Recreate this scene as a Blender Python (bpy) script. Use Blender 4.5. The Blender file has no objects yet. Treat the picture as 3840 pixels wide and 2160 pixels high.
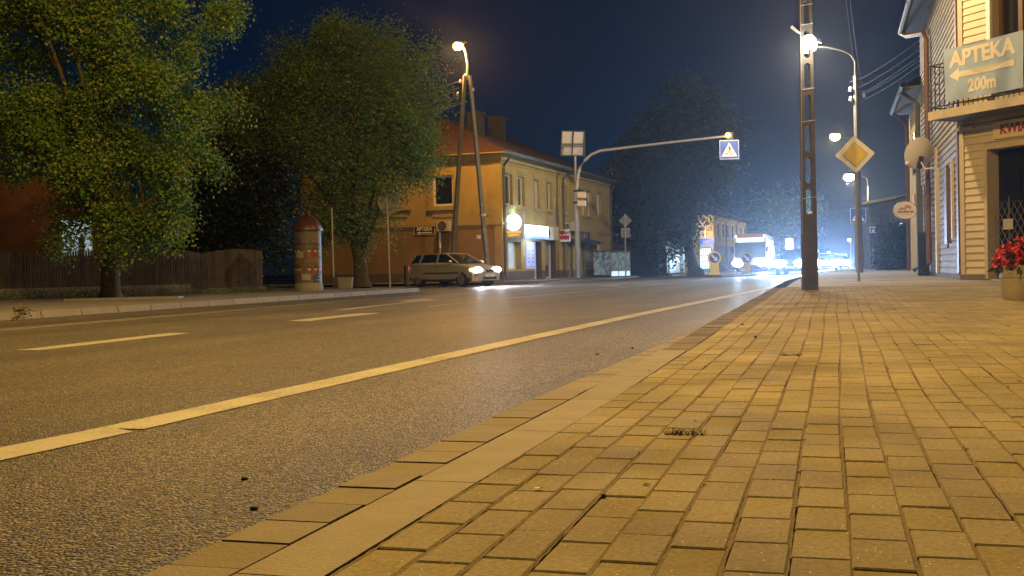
import bpy, math, random
import numpy as np
from mathutils import Vector, Matrix
random.seed(7); rng = np.random.default_rng(7)
S = bpy.context.scene; COL = S.collection
# ------------------------------------------------------------------ camera (surveyed from the photograph)
F, CX, CY = 4200.0, 1920.0, 1080.0
H = 0.6; YAW = math.radians(16.1); PITCH = -0.0169; ROLL = 0.02
CR = (Matrix.Rotation(YAW, 3, 'Z') @ Matrix.Rotation(math.pi/2 + PITCH, 3, 'X') @ Matrix.Rotation(-ROLL, 3, 'Z'))
C0 = Vector((0, 0, H))
ZR, ZL = -0.03, 0.08                                   # road and far pavement heights
def zp(y): return .0078*min(max(0, y-5), 22)           # near pavement climbs gently
def ray(x, y): return CR @ Vector(((x-CX)/F, -(y-CY)/F, -1.0))
def G(x, y, z=0):
    d = ray(x, y); t = (z-H)/d.z; return C0 + d*t
def GP(x, y):
    z = 0
    for i in range(50): z = .5*z + .5*zp(G(x, y, z).y)
    return G(x, y, z)
def AT(x, y, d): return C0 + ray(x, y)*d               # point at depth d
def ONP(x, y, P, d):                                   # on a vertical plane: (along, height)
    r = ray(x, y); n = Vector((-d[1], d[0])); t = (n.x*P[0]+n.y*P[1])/(n.x*r.x+n.y*r.y)
    q = C0 + r*t; return ((q.x-P[0])*d[0]+(q.y-P[1])*d[1], q.z)
cam = bpy.data.objects.new('camera', bpy.data.cameras.new('camera')); COL.objects.link(cam)
cam.data.sensor_width = 36; cam.data.lens = 36*F/3840; cam.data.clip_start = .05; cam.data.clip_end = 4000
cam.matrix_world = Matrix.Translation(C0) @ CR.to_4x4(); S.camera = cam
# ------------------------------------------------------------------ materials
def mat(name, col, rough=.75, var=.25, scale=3.0, bump=0, bscale=40, metal=0, emit=None, estr=1, spec=.5, island=0, coat=0, col2=None, vor=False):
    m = bpy.data.materials.new(name); m.use_nodes = True; nt = m.node_tree; N = nt.nodes; L = nt.links
    b = N['Principled BSDF']; b.inputs['Roughness'].default_value = rough; b.inputs['Metallic'].default_value = metal
    b.inputs['Specular IOR Level'].default_value = spec
    if coat: b.inputs['Coat Weight'].default_value = coat; b.inputs['Coat Roughness'].default_value = .08
    tc = N.new('ShaderNodeTexCoord')
    c2 = col2 or tuple(c*(1-var) for c in col)
    nz = N.new('ShaderNodeTexNoise'); nz.inputs['Scale'].default_value = scale; nz.inputs['Detail'].default_value = 6; nz.inputs['Roughness'].default_value = .65
    L.new(tc.outputs['Object'], nz.inputs['Vector'])
    rp = N.new('ShaderNodeValToRGB'); rp.color_ramp.elements[0].position = .3; rp.color_ramp.elements[1].position = .7
    rp.color_ramp.elements[0].color = (*c2, 1); rp.color_ramp.elements[1].color = (*col, 1)
    L.new(nz.outputs['Fac'], rp.inputs['Fac']); out = rp.outputs['Color']
    if island:
        g = N.new('ShaderNodeNewGeometry'); mp = N.new('ShaderNodeMapRange'); mp.inputs['To Min'].default_value = 1-island; mp.inputs['To Max'].default_value = 1+island
        L.new(g.outputs['Random Per Island'], mp.inputs['Value'])
        mx = N.new('ShaderNodeVectorMath'); mx.operation = 'SCALE'; L.new(out, mx.inputs[0]); L.new(mp.outputs['Result'], mx.inputs['Scale']); out = mx.outputs['Vector']
    L.new(out, b.inputs['Base Color'])
    if bump:
        t = N.new('ShaderNodeTexVoronoi' if vor else 'ShaderNodeTexNoise'); t.inputs['Scale'].default_value = bscale
        L.new(tc.outputs['Object'], t.inputs['Vector'])
        bp = N.new('ShaderNodeBump'); bp.inputs['Strength'].default_value = bump; bp.inputs['Distance'].default_value = .01
        L.new(t.outputs['Distance' if vor else 'Fac'], bp.inputs['Height']); L.new(bp.outputs['Normal'], b.inputs['Normal'])
    if emit:
        if emit == 'tex': L.new(out, b.inputs['Emission Color'])
        else: b.inputs['Emission Color'].default_value = (*emit, 1)
        b.inputs['Emission Strength'].default_value = estr
        m.cycles.emission_sampling = 'NONE' if estr > 8 else 'AUTO'
    return m
M = {}
def MT(key, *a, **k): M[key] = mat(key, *a, **k); return M[key]
MT('concrete', (.27,.25,.21), .85, .3, 4, .3, 60)
MT('kerbstone', (.22,.19,.125), .8, .25, 5, .35, 90, island=.1)
MT('gutterstone', (.18,.15,.10), .8, .25, 6, .4, 90, island=.12)
MT('darkblock', (.16,.13,.11), .85, .35, 8, .4, 80, island=.2)
MT('sand', (.17,.13,.075), .95, .4, 30, .5, 120)
MT('slab', (.27,.25,.22), .8, .3, 1.2, .3, 60)
MT('farslab', (.22,.20,.18), .85, .35, .8, .3, 40)
MT('earth', (.07,.06,.045), .95, .4, 2, .4, 20)
MT('paint', (.62,.60,.55), .6, .22, 9, .25, 120)
MT('farpole', (.16,.15,.13), .8, .3, 6)
MT('tarpole', (.07,.06,.05), .8, .35, 7, .3, 40)
MT('steel', (.42,.43,.44), .45, .2, 8, metal=.6)
MT('steelpole', (.36,.36,.35), .55, .25, 6, metal=.3)
MT('signback', (.17,.175,.17), .55, .2, 5, metal=.3)
MT('white', (.84,.84,.84), .5, .08, 5)
MT('pvc', (.74,.72,.68), .4, .08, 4)
MT('blacksign', (.02,.02,.02), .5, .2, 5)
MT('bluesign', (.02,.08,.55), .4, .12, 5)
MT('navy', (.015,.02,.09), .4, .2, 5)
MT('yellowsign', (.76,.60,.02), .4, .06, 5)
MT('amber', (.62,.42,.05), .45, .15, 5)
MT('redsign', (.5,.03,.03), .4, .15, 6)
MT('dkred', (.28,.03,.04), .5, .2, 8)
MT('pinkgrey', (.45,.40,.40), .5, .15, 5)
MT('cream', (.58,.48,.33), .5, .1, 5); MT('cream_lit', (.62,.5,.33), .5, .08, 5, emit=(.9,.66,.36), estr=.22)
MT('brownletter', (.26,.09,.04), .5, .1, 5)
MT('orangeart', (.6,.27,.08), .5, .2, 20)
MT('ochre', (.48,.345,.10), .9, .3, 1.1, .25, 50)
MT('brownwall', (.31,.20,.065), .9, .3, .9, .25, 50)
MT('plinth', (.15,.12,.10), .9, .3, 3, .3, 40)
MT('cornice', (.42,.33,.14), .85, .25, 4, .2, 50)
MT('tileroof', (.075,.027,.014), .8, .4, 6, .6, 12)
MT('darkroof', (.05,.045,.04), .8, .3, 4)
MT('brick', (.035,.027,.022), .9, .4, 12, .4, 30)
MT('zinc', (.10,.11,.115), .65, .3, 9, metal=.1)
MT('pipebrown', (.17,.085,.05), .55, .25, 6)
MT('glassdark', (.012,.014,.018), .08, .2, 2, spec=.7)
MT('curtain', (.42,.36,.30), .9, .45, 9)
MT('shopglass', (.10,.11,.12), .12, .4, 1.5, spec=.7)
MT('shutter', (.42,.43,.44), .45, .15, 8, metal=.2)
MT('darkvoid', (.008,.009,.012), .9, .3, 3, spec=.1)
MT('siding', (.50,.43,.30), .6, .16, 2.2, .12, 60, island=.06)
MT('oldshadedsiding', (.27,.235,.18), .75, .4, 2.5, .2, 60, island=.15); MT('trim', (.47,.40,.28), .6, .2, 4, .1, 50)  # street siding: weathered grey, darkened further for the dimmer light on that side
MT('browntrim', (.13,.065,.04), .6, .3, 5)
MT('soffit', (.13,.125,.12), .7, .25, 3)
MT('wood', (.11,.092,.10), .85, .35, 7, .3, 40, island=.25)
MT('bark', (.075,.06,.032), .95, .45, 7, .9, 22)
MT('orangehouse', (.30,.125,.05), .9, .35, .9, .2, 40)
MT('banner', (.27,.36,.50), .55, .2, 1.6)
MT('bannerletter', (.56,.53,.46), .55, .12, 4)
MT('iron', (.035,.03,.028), .6, .3, 8, metal=.3)
MT('dish', (.60,.56,.51), .5, .12, 3)
MT('tub', (.33,.29,.22), .9, .3, 6, .5, 50)
MT('tyre', (.02,.02,.02), .85, .2, 10)
MT('rim', (.35,.35,.35), .4, .2, 5, metal=.6)
MT('carpaint', (.50,.48,.43), .35, .12, 3, metal=.35, coat=.6)
MT('cardark', (.06,.07,.09), .35, .1, 3, metal=.4, coat=.6)
MT('carred', (.22,.03,.03), .35, .1, 3, metal=.2, coat=.6)
MT('carwhite', (.62,.63,.64), .35, .1, 3, coat=.6)
MT('busorange', (.52,.21,.05), .4, .12, 2, coat=.4)
MT('buswhite', (.60,.61,.62), .4, .1, 2, coat=.4)
MT('plastic', (.03,.03,.032), .55, .2, 8)
MT('redcol', (.08,.022,.015), .45, .2, 4)
MT('poster', (.24,.13,.03), .6, .5, 14)
MT('posterred', (.26,.035,.03), .6, .4, 20)
MT('posterblue', (.05,.09,.30), .6, .4, 20)
MT('postergrey', (.12,.11,.105), .6, .4, 9)
MT('paper', (.30,.28,.25), .7, .15, 6)
MT('skin', (.50,.34,.24), .7, .1, 6)
MT('petal', (.62,.05,.06), .6, .4, 30, island=.45)
MT('grass', (.055,.085,.025), .9, .4, 9, island=.4)
MT('deadgrass', (.12,.095,.04), .9, .4, 9, island=.4)
MT('lit_white', (.8,.8,.8), .5, .05, 3, emit=(.78,.90,1), estr=3.2)
MT('lit_sign', (.8,.8,.8), .5, .05, 3, emit=(.66,.86,1), estr=3.5)
MT('lit_blue', (.05,.08,.5), .5, .1, 3, emit=(.08,.2,1), estr=2.2)
MT('lit_poster', (.3,.33,.5), .5, .3, 6, emit=(.30,.36,.75), estr=.9)
MT('lit_text', (.7,.4,.05), .5, .1, 6, emit=(1,.62,.07), estr=.8)
MT('lit_window', (.42,.52,.54), .5, .2, 2, emit='tex', estr=.8, col2=(.30,.38,.40))
MT('lit_shop', (.55,.75,1), .5, .4, 3, emit='tex', estr=1.5, col2=(.12,.17,.24))
MT('mottled_glow', (.30,.42,.48), .4, .8, 4, emit='tex', estr=.34, col2=(.008,.012,.016))  # glow pattern imitates white reflections in the dark shelter glass
MT('lit_cyan', (.6,.8,.8), .5, .1, 4, emit=(.45,.9,1), estr=2.4)
MT('lit_bus', (.7,.8,.8), .4, .3, 3, emit=(.66,.9,1), estr=3.5)
MT('bulb_white', (1,1,1), .5, 0, 3, emit=(1,.93,.78), estr=60)
MT('bulb_yellow', (1,.9,.5), .5, 0, 3, emit=(1,.78,.22), estr=7)
MT('bulb_orange', (1,.7,.3), .5, 0, 3, emit=(1,.60,.16), estr=10)
MT('bulb_amber', (1,.6,.1), .5, 0, 3, emit=(1,.55,.06), estr=14)
MT('bulb_head', (1,1,1), .5, 0, 3, emit=(.75,.88,1), estr=60)
MT('bulb_red', (1,.1,.05), .5, 0, 3, emit=(1,.12,.03), estr=7)
MT('bulb_green', (.7,1,.6), .5, 0, 3, emit=(.75,1,.55), estr=9)
def leafmat(name, a, b, c):
    m = bpy.data.materials.new(name); m.use_nodes = True; N = m.node_tree.nodes; L = m.node_tree.links
    p = N['Principled BSDF']; p.inputs['Roughness'].default_value = .55; p.inputs['Specular IOR Level'].default_value = .35
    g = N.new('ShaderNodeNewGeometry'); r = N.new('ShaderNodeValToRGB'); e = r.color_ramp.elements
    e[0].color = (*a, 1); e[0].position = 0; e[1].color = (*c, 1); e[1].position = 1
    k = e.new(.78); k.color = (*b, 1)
    L.new(g.outputs['Random Per Island'], r.inputs['Fac']); L.new(r.outputs['Color'], p.inputs['Base Color'])
    t = N.new('ShaderNodeBsdfTranslucent'); L.new(r.outputs['Color'], t.inputs['Color'])
    x = N.new('ShaderNodeMixShader'); x.inputs[0].default_value = .3
    L.new(p.outputs[0], x.inputs[1]); L.new(t.outputs[0], x.inputs[2]); L.new(x.outputs[0], N['Material Output'].inputs['Surface'])
    M[name] = m
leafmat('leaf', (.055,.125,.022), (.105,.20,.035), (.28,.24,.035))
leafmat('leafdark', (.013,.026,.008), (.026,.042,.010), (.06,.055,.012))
def m_asphalt():
    m = bpy.data.materials.new('asphalt'); m.use_nodes = True; N = m.node_tree.nodes; L = m.node_tree.links; b = N['Principled BSDF']
    tc = N.new('ShaderNodeTexCoord')
    v = N.new('ShaderNodeTexVoronoi'); v.inputs['Scale'].default_value = 105; L.new(tc.outputs['Object'], v.inputs['Vector'])
    nz = N.new('ShaderNodeTexNoise'); nz.inputs['Scale'].default_value = .55; nz.inputs['Detail'].default_value = 7; L.new(tc.outputs['Object'], nz.inputs['Vector'])
    r = N.new('ShaderNodeValToRGB'); e = r.color_ramp.elements; e[0].position = .1; e[0].color = (.018,.0145,.0095,1); e[1].position = .95; e[1].color = (.32,.27,.185,1)
    k = e.new(.55); k.color = (.10,.084,.054,1)
    sp = N.new('ShaderNodeSeparateColor'); L.new(v.outputs['Color'], sp.inputs[0]); L.new(sp.outputs[0], r.inputs['Fac'])
    mr = N.new('ShaderNodeMapRange'); mr.inputs['From Min'].default_value = .3; mr.inputs['From Max'].default_value = .7; mr.inputs['To Min'].default_value = .75; mr.inputs['To Max'].default_value = 1.15
    L.new(nz.outputs['Fac'], mr.inputs['Value'])
    s = N.new('ShaderNodeVectorMath'); s.operation = 'SCALE'; L.new(r.outputs['Color'], s.inputs[0]); L.new(mr.outputs['Result'], s.inputs['Scale'])
    L.new(s.outputs['Vector'], b.inputs['Base Color']); b.inputs['Roughness'].default_value = .5; b.inputs['Specular IOR Level'].default_value = .42
    n2 = N.new('ShaderNodeTexNoise'); n2.inputs['Scale'].default_value = 60; n2.inputs['Detail'].default_value = 3; L.new(tc.outputs['Object'], n2.inputs['Vector'])
    mp = N.new('ShaderNodeMapping'); mp.inputs['Scale'].default_value = (1.1,.05,1); L.new(tc.outputs['Object'], mp.inputs['Vector'])
    n4 = N.new('ShaderNodeTexNoise'); n4.inputs['Scale'].default_value = 1.0; n4.inputs['Detail'].default_value = 5; L.new(mp.outputs['Vector'], n4.inputs['Vector'])
    m4 = N.new('ShaderNodeMapRange'); m4.inputs['From Min'].default_value = .35; m4.inputs['From Max'].default_value = .65; m4.inputs['To Min'].default_value = .72; m4.inputs['To Max'].default_value = 1.12; L.new(n4.outputs['Fac'], m4.inputs['Value'])
    wv_ = N.new('ShaderNodeTexNoise'); wv_.inputs['Scale'].default_value = 1.7; wv_.inputs['Detail'].default_value = 4; L.new(tc.outputs['Object'], wv_.inputs['Vector'])
    mxv = N.new('ShaderNodeVectorMath'); mxv.operation = 'MULTIPLY_ADD'; mxv.inputs[1].default_value = (.5,.5,.5); L.new(wv_.outputs['Color'], mxv.inputs[0]); L.new(tc.outputs['Object'], mxv.inputs[2])
    cr = N.new('ShaderNodeTexVoronoi'); cr.feature = 'DISTANCE_TO_EDGE'; cr.inputs['Scale'].default_value = .23; L.new(mxv.outputs['Vector'], cr.inputs['Vector'])
    mc = N.new('ShaderNodeMapRange'); mc.inputs['From Min'].default_value = .0; mc.inputs['From Max'].default_value = .0028; mc.inputs['To Min'].default_value = .35; mc.inputs['To Max'].default_value = 1; L.new(cr.outputs['Distance'], mc.inputs['Value'])
    m5 = N.new('ShaderNodeMath'); m5.operation = 'MULTIPLY'; L.new(m4.outputs['Result'], m5.inputs[0]); L.new(mc.outputs['Result'], m5.inputs[1])
    m6 = N.new('ShaderNodeMath'); m6.operation = 'MULTIPLY'; L.new(m5.outputs[0], m6.inputs[0]); L.new(mr.outputs['Result'], m6.inputs[1]); L.new(m6.outputs[0], s.inputs['Scale'])
    ad = N.new('ShaderNodeMath'); ad.operation = 'SUBTRACT'; L.new(n2.outputs['Fac'], ad.inputs[0]); L.new(v.outputs['Distance'], ad.inputs[1])
    bp = N.new('ShaderNodeBump'); bp.inputs['Strength'].default_value = 1.0; bp.inputs['Distance'].default_value = .016
    L.new(ad.outputs[0], bp.inputs['Height']); L.new(bp.outputs['Normal'], b.inputs['Normal']); M['asphalt'] = m
m_asphalt()
def m_paint():
    m = bpy.data.materials.new('paint'); m.use_nodes = True; N = m.node_tree.nodes; L = m.node_tree.links; b = N['Principled BSDF']; b.inputs['Roughness'].default_value = .6
    tc = N.new('ShaderNodeTexCoord'); nz = N.new('ShaderNodeTexNoise'); nz.inputs['Scale'].default_value = 55; nz.inputs['Detail'].default_value = 6; nz.inputs['Roughness'].default_value = .7; L.new(tc.outputs['Object'], nz.inputs['Vector'])
    n2 = N.new('ShaderNodeTexNoise'); n2.inputs['Scale'].default_value = 2.2; n2.inputs['Detail'].default_value = 6; L.new(tc.outputs['Object'], n2.inputs['Vector'])
    ad = N.new('ShaderNodeMath'); ad.operation = 'MULTIPLY_ADD'; ad.inputs[1].default_value = .55; L.new(n2.outputs['Fac'], ad.inputs[0]); L.new(nz.outputs['Fac'], ad.inputs[2])
    r = N.new('ShaderNodeValToRGB'); e = r.color_ramp.elements; e[0].position = .64; e[0].color = (.10,.088,.07,1); e[1].position = .71; e[1].color = (.28,.265,.235,1); k = e.new(.95); k.color = (.38,.36,.325,1)
    L.new(ad.outputs[0], r.inputs['Fac']); L.new(r.outputs['Color'], b.inputs['Base Color'])
    bp = N.new('ShaderNodeBump'); bp.inputs['Strength'].default_value = .4; bp.inputs['Distance'].default_value = .004; L.new(nz.outputs['Fac'], bp.inputs['Height']); L.new(bp.outputs['Normal'], b.inputs['Normal']); M['paint'] = m
m_paint()
def m_paver():
    m = bpy.data.materials.new('paver'); m.use_nodes = True; N = m.node_tree.nodes; L = m.node_tree.links; b = N['Principled BSDF']
    tc = N.new('ShaderNodeTexCoord'); g = N.new('ShaderNodeNewGeometry')
    nz = N.new('ShaderNodeTexNoise'); nz.inputs['Scale'].default_value = 70; nz.inputs['Detail'].default_value = 5; nz.inputs['Roughness'].default_value = .75; L.new(tc.outputs['Object'], nz.inputs['Vector'])
    r = N.new('ShaderNodeValToRGB'); e = r.color_ramp.elements; e[0].position = .28; e[0].color = (.17,.138,.078,1); e[1].position = .72; e[1].color = (.35,.312,.205,1)
    L.new(nz.outputs['Fac'], r.inputs['Fac'])
    n3 = N.new('ShaderNodeTexNoise'); n3.inputs['Scale'].default_value = 1.3; n3.inputs['Detail'].default_value = 6; L.new(tc.outputs['Object'], n3.inputs['Vector'])
    a = N.new('ShaderNodeMapRange'); a.inputs['To Min'].default_value = .92; a.inputs['To Max'].default_value = 1.08; L.new(g.outputs['Random Per Island'], a.inputs['Value'])
    a2 = N.new('ShaderNodeMapRange'); a2.inputs['From Min'].default_value = .3; a2.inputs['From Max'].default_value = .7; a2.inputs['To Min'].default_value = .62; a2.inputs['To Max'].default_value = 1.14; L.new(n3.outputs['Fac'], a2.inputs['Value'])
    mu = N.new('ShaderNodeMath'); mu.operation = 'MULTIPLY'; L.new(a.outputs['Result'], mu.inputs[0]); L.new(a2.outputs['Result'], mu.inputs[1])
    s = N.new('ShaderNodeVectorMath'); s.operation = 'SCALE'; L.new(r.outputs['Color'], s.inputs[0]); L.new(mu.outputs[0], s.inputs['Scale'])
    v = N.new('ShaderNodeTexVoronoi'); v.inputs['Scale'].default_value = 110; L.new(tc.outputs['Object'], v.inputs['Vector'])
    sp = N.new('ShaderNodeSeparateColor'); L.new(v.outputs['Color'], sp.inputs[0])
    gt = N.new('ShaderNodeMath'); gt.operation = 'GREATER_THAN'; gt.inputs[1].default_value = .975; L.new(sp.outputs[0], gt.inputs[0])
    lt = N.new('ShaderNodeMath'); lt.operation = 'LESS_THAN'; lt.inputs[1].default_value = .22; L.new(v.outputs['Distance'], lt.inputs[0])
    an = N.new('ShaderNodeMath'); an.operation = 'MULTIPLY'; L.new(gt.outputs[0], an.inputs[0]); L.new(lt.outputs[0], an.inputs[1])
    mx = N.new('ShaderNodeMix'); mx.data_type = 'RGBA'; L.new(an.outputs[0], mx.inputs['Factor']); L.new(s.outputs['Vector'], mx.inputs['A']); mx.inputs['B'].default_value = (.85,.82,.76,1)  # bright grains put into the colour imitate specular sparkles
    L.new(mx.outputs['Result'], b.inputs['Base Color']); b.inputs['Roughness'].default_value = .95; b.inputs['Specular IOR Level'].default_value = .15
    bp = N.new('ShaderNodeBump'); bp.inputs['Strength'].default_value = .5; bp.inputs['Distance'].default_value = .004; L.new(nz.outputs['Fac'], bp.inputs['Height']); L.new(bp.outputs['Normal'], b.inputs['Normal'])
    M['paver'] = m
m_paver()
# ------------------------------------------------------------------ object helpers
def root_of(o):
    while o.parent: o = o.parent
    return o
class MB:
    def __init__(s): s.v = []; s.f = []
    def add(s, v, f):
        n = len(s.v); s.v += [Vector(p) for p in v]; s.f += [tuple(i+n for i in q) for q in f]; return s
    def ob(s, o, u, v, w):                             # oriented box: corner + three edge vectors
        o, u, v, w = map(Vector, (o, u, v, w))
        if u.cross(v).dot(w) < 0: u, v = v, u
        return s.add([o, o+u, o+u+v, o+v, o+w, o+u+w, o+u+v+w, o+v+w], [(0,3,2,1),(4,5,6,7),(0,1,5,4),(1,2,6,5),(2,3,7,6),(3,0,4,7)])
    def box(s, a, b): return s.ob(a, (b[0]-a[0],0,0), (0,b[1]-a[1],0), (0,0,b[2]-a[2]))
    def tube(s, pts, r, n=8, cap=True):
        pts = [Vector(p) for p in pts]; rr = r if isinstance(r, (list, tuple)) else [r]*len(pts); V = []; Fc = []
        for i, p in enumerate(pts):
            t = (pts[min(i+1, len(pts)-1)]-pts[max(i-1, 0)]).normalized()
            a = t.cross(Vector((0,0,1)) if abs(t.z) < .9 else Vector((1,0,0))).normalized(); b = t.cross(a)
            V += [p + (a*math.cos(2*math.pi*k/n)+b*math.sin(2*math.pi*k/n))*rr[i] for k in range(n)]
        for i in range(len(pts)-1):
            for k in range(n): Fc.append((i*n+k, i*n+(k+1) % n, (i+1)*n+(k+1) % n, (i+1)*n+k))
        if cap: Fc += [tuple(range(n-1, -1, -1)), tuple(range((len(pts)-1)*n, len(pts)*n))]
        return s.add(V, Fc)
    def lathe(s, prof, c=(0,0,0), n=24, sx=1, sy=1):   # profile (r, z)
        V = []; Fc = []; c = Vector(c)
        for r, z in prof: V += [c+Vector((r*sx*math.cos(2*math.pi*k/n), r*sy*math.sin(2*math.pi*k/n), z)) for k in range(n)]
        for i in range(len(prof)-1):
            for k in range(n): Fc.append((i*n+k, i*n+(k+1) % n, (i+1)*n+(k+1) % n, (i+1)*n+k))
        Fc += [tuple(range(n-1, -1, -1)), tuple(range((len(prof)-1)*n, len(prof)*n))]
        return s.add(V, Fc)
    def ball(s, c, r, sx=1, sy=1, sz=1, n=14):
        k = n//2; return s.lathe([(max(r*math.sin(math.pi*i/k), 1e-4), -r*sz*math.cos(math.pi*i/k)) for i in range(k+1)], c, n, sx, sy)
    def prism(s, poly, o, u, w, t):                    # 2-d polygon in plane (o; u, w) thickened along n = u x w
        o, u, w = Vector(o), Vector(u), Vector(w); n = u.cross(w).normalized()*t; k = len(poly)
        V = [o+u*a+w*b for a, b in poly] + [o+u*a+w*b+n for a, b in poly]
        return s.add(V, [tuple(range(k-1, -1, -1)), tuple(range(k, 2*k))] + [(i, (i+1) % k, k+(i+1) % k, k+i) for i in range(k)])
    def poly(s, pts): return s.add(pts, [tuple(range(len(pts)))])
    def build(s, name, m, parent=None, smooth=False, loc=None):
        off = Vector((0,0,0))
        if parent: off = root_of(parent).location
        elif loc is not None: off = Vector(loc)
        me = bpy.data.meshes.new(name); me.from_pydata([p-off for p in s.v], [], s.f); me.update()
        import bmesh
        bm = bmesh.new(); bm.from_mesh(me); bmesh.ops.recalc_face_normals(bm, faces=bm.faces); bm.to_mesh(me); bm.free()
        if smooth: me.polygons.foreach_set('use_smooth', [True]*len(me.polygons)); me.set_sharp_from_angle(angle=math.radians(38))
        me.materials.append(M[m] if isinstance(m, str) else m)
        o = bpy.data.objects.new(name, me); COL.objects.link(o)
        if parent: o.parent = parent
        elif loc is not None: o.location = off
        return o
def tag(o, label=None, cat=None, group=None, kind=None):
    if label: o['label'] = label
    if cat: o['category'] = cat
    if group: o['group'] = group
    if kind: o['kind'] = kind
    return o
def thing(name, label, cat, loc=(0,0,0), group=None):
    o = bpy.data.objects.new(name, None); COL.objects.link(o); o.location = loc; o.empty_display_size = .2
    return tag(o, label, cat, group)
def copy_tree(o, parent=None):
    c = o.copy(); COL.objects.link(c); c.parent = parent
    for ch in list(o.children): copy_tree(ch, c)
    return c
def structure(mb, name, m, smooth=False): return tag(mb.build(name, m, None, smooth), kind='structure')
def light(loc, power, col, r=.12, parent=None, spot=None, aim=None, blend=.5):
    l = bpy.data.lights.new('lamp_light', 'SPOT' if spot else 'POINT'); l.energy = power; l.color = col; l.shadow_soft_size = r
    o = bpy.data.objects.new('lamp_light', l); COL.objects.link(o)
    off = root_of(parent).location if parent else Vector((0,0,0)); o.location = Vector(loc)-off
    if spot:
        l.spot_size = spot; l.spot_blend = blend; o.rotation_euler = Vector(aim).to_track_quat('-Z', 'Y').to_euler()
    if parent: o.parent = parent
    return o
def text_mesh(txt, size, bold=.0, ext=.006, sx=1.0):
    cu = bpy.data.curves.new('txt', 'FONT'); cu.body = txt; cu.size = size; cu.offset = bold; cu.extrude = ext; cu.align_x = 'CENTER'; cu.align_y = 'CENTER'; cu.resolution_u = 3
    ob = bpy.data.objects.new('txt', cu); COL.objects.link(ob)
    dg = bpy.context.evaluated_depsgraph_get(); me = bpy.data.meshes.new_from_object(ob.evaluated_get(dg)); bpy.data.objects.remove(ob)
    for v in me.vertices: v.co.x *= sx
    return me
def letters(name, txt, size, m, o, u, w, parent, bold=0, sx=1.0, ext=.006):     # text centred at o, reading along u, upright along w
    me = text_mesh(txt, size, bold, ext, sx); u = Vector(u).normalized(); w = Vector(w).normalized(); n = u.cross(w)
    off = root_of(parent).location; o = Vector(o)
    for v in me.vertices:
        c = v.co.copy(); v.co = o+u*c.x+w*c.y+n*c.z-off
    me.name = name; me.materials.clear(); me.materials.append(M[m]); ob = bpy.data.objects.new(name, me); COL.objects.link(ob); ob.parent = parent; return ob
def np_mesh(name, V, Fq, m, parent=None, k=4, loc=None):
    off = np.array(root_of(parent).location if parent else (loc or (0,0,0)))
    me = bpy.data.meshes.new(name); V = (V-off).astype(np.float32); n = len(Fq)
    me.vertices.add(len(V)); me.vertices.foreach_set('co', V.ravel()); me.loops.add(n*k); me.loops.foreach_set('vertex_index', Fq.astype(np.int32).ravel())
    me.polygons.add(n); me.polygons.foreach_set('loop_start', np.arange(n, dtype=np.int32)*k); me.polygons.foreach_set('loop_total', np.full(n, k, np.int32))
    me.polygons.foreach_set('use_smooth', np.zeros(n, bool)); me.update(calc_edges=True); me.validate(); me.materials.append(M[m]); o = bpy.data.objects.new(name, me); COL.objects.link(o)
    if parent: o.parent = parent
    elif loc: o.location = loc
    return o
UP = Vector((0,0,1))
# ------------------------------------------------------------------ ground, road, pavements
def sheet(name, m, pts, z): return structure(MB().poly([(x, y, z) for x, y in pts]), name, m)
sheet('ground', 'earth', [(-300,-55),(300,-55),(300,600),(-300,600)], -.12)
def rs(y): return 0 if y < 30 else (.0008*(y-30)**2 if y < 80 else 2.0+.08*(y-80))     # the street swings right far away
ys = [-40,0,10,20,30,35,40,45,50,55,60,65,70,75,80,100,130,170,230,330]
mb = MB()
for a, b in zip(ys, ys[1:]): mb.poly([(-12.6,a,ZR),(-1.12+rs(a),a,ZR),(-1.12+rs(b),b,ZR),(-12.6+rs(b)*.6 if b > 90 else -12.6,b,ZR)] if a < 90 else [(-12.6+rs(a)*.6,a,ZR),(-1.12+rs(a),a,ZR),(-1.12+rs(b),b,ZR),(-12.6+rs(b)*.6,b,ZR)])
structure(mb, 'road', 'asphalt')
sheet('side_street', 'asphalt', [(-46,31.2),(-12.6,33),(-12.6,43.5),(-46,46.5)], ZR-.004)
# near pavement bed (sand between the stones), then the plainer paving past the lattice pole
mb = MB(); yb = [-30,0,5,10,15,20,22.4]
for a, b in zip(yb, yb[1:]): mb.poly([(-.99,a,zp(a)-.014),(14,a,zp(a)-.014),(14,b,zp(b)-.014),(-.99,b,zp(b)-.014)])
structure(mb, 'pavement_bed', 'darkblock')
mb = MB(); yb = [22.4,27,30,40,50,60,70,80,100,130,170,230]
for a, b in zip(yb, yb[1:]): mb.poly([(-.93+rs(a),a,zp(a)),(30,a,zp(a)),(30,b,zp(b)),(-.93+rs(b),b,zp(b))])
for a, b in zip([9.7]+yb, yb): mb.poly([(-.93+rs(a)-.24,a,ZR-.05),(-.93+rs(a)-.24,b,ZR-.05),(-.93+rs(b)-.24,b,zp(b)-.003),(-.93+rs(a)-.24,a,zp(a)-.003)])
structure(mb, 'pavement_slabs', 'slab')
mb = MB()                                              # slab joints and the dark drain line across the pavement
for y, x0, x1, t in ((22.36,-.9,9,.05),(23.6,.2,9,.10),(26.9,.9,3.4,.05),(31,0,2.5,.06),(36,.2,2.5,.06)): mb.ob((x0,y,zp(y)+.002),(x1-x0,-.25,0),(0,t,0),(0,0,.003))
structure(mb, 'pavement_joint', 'darkblock')
P_v, P_f = [], []
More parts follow.
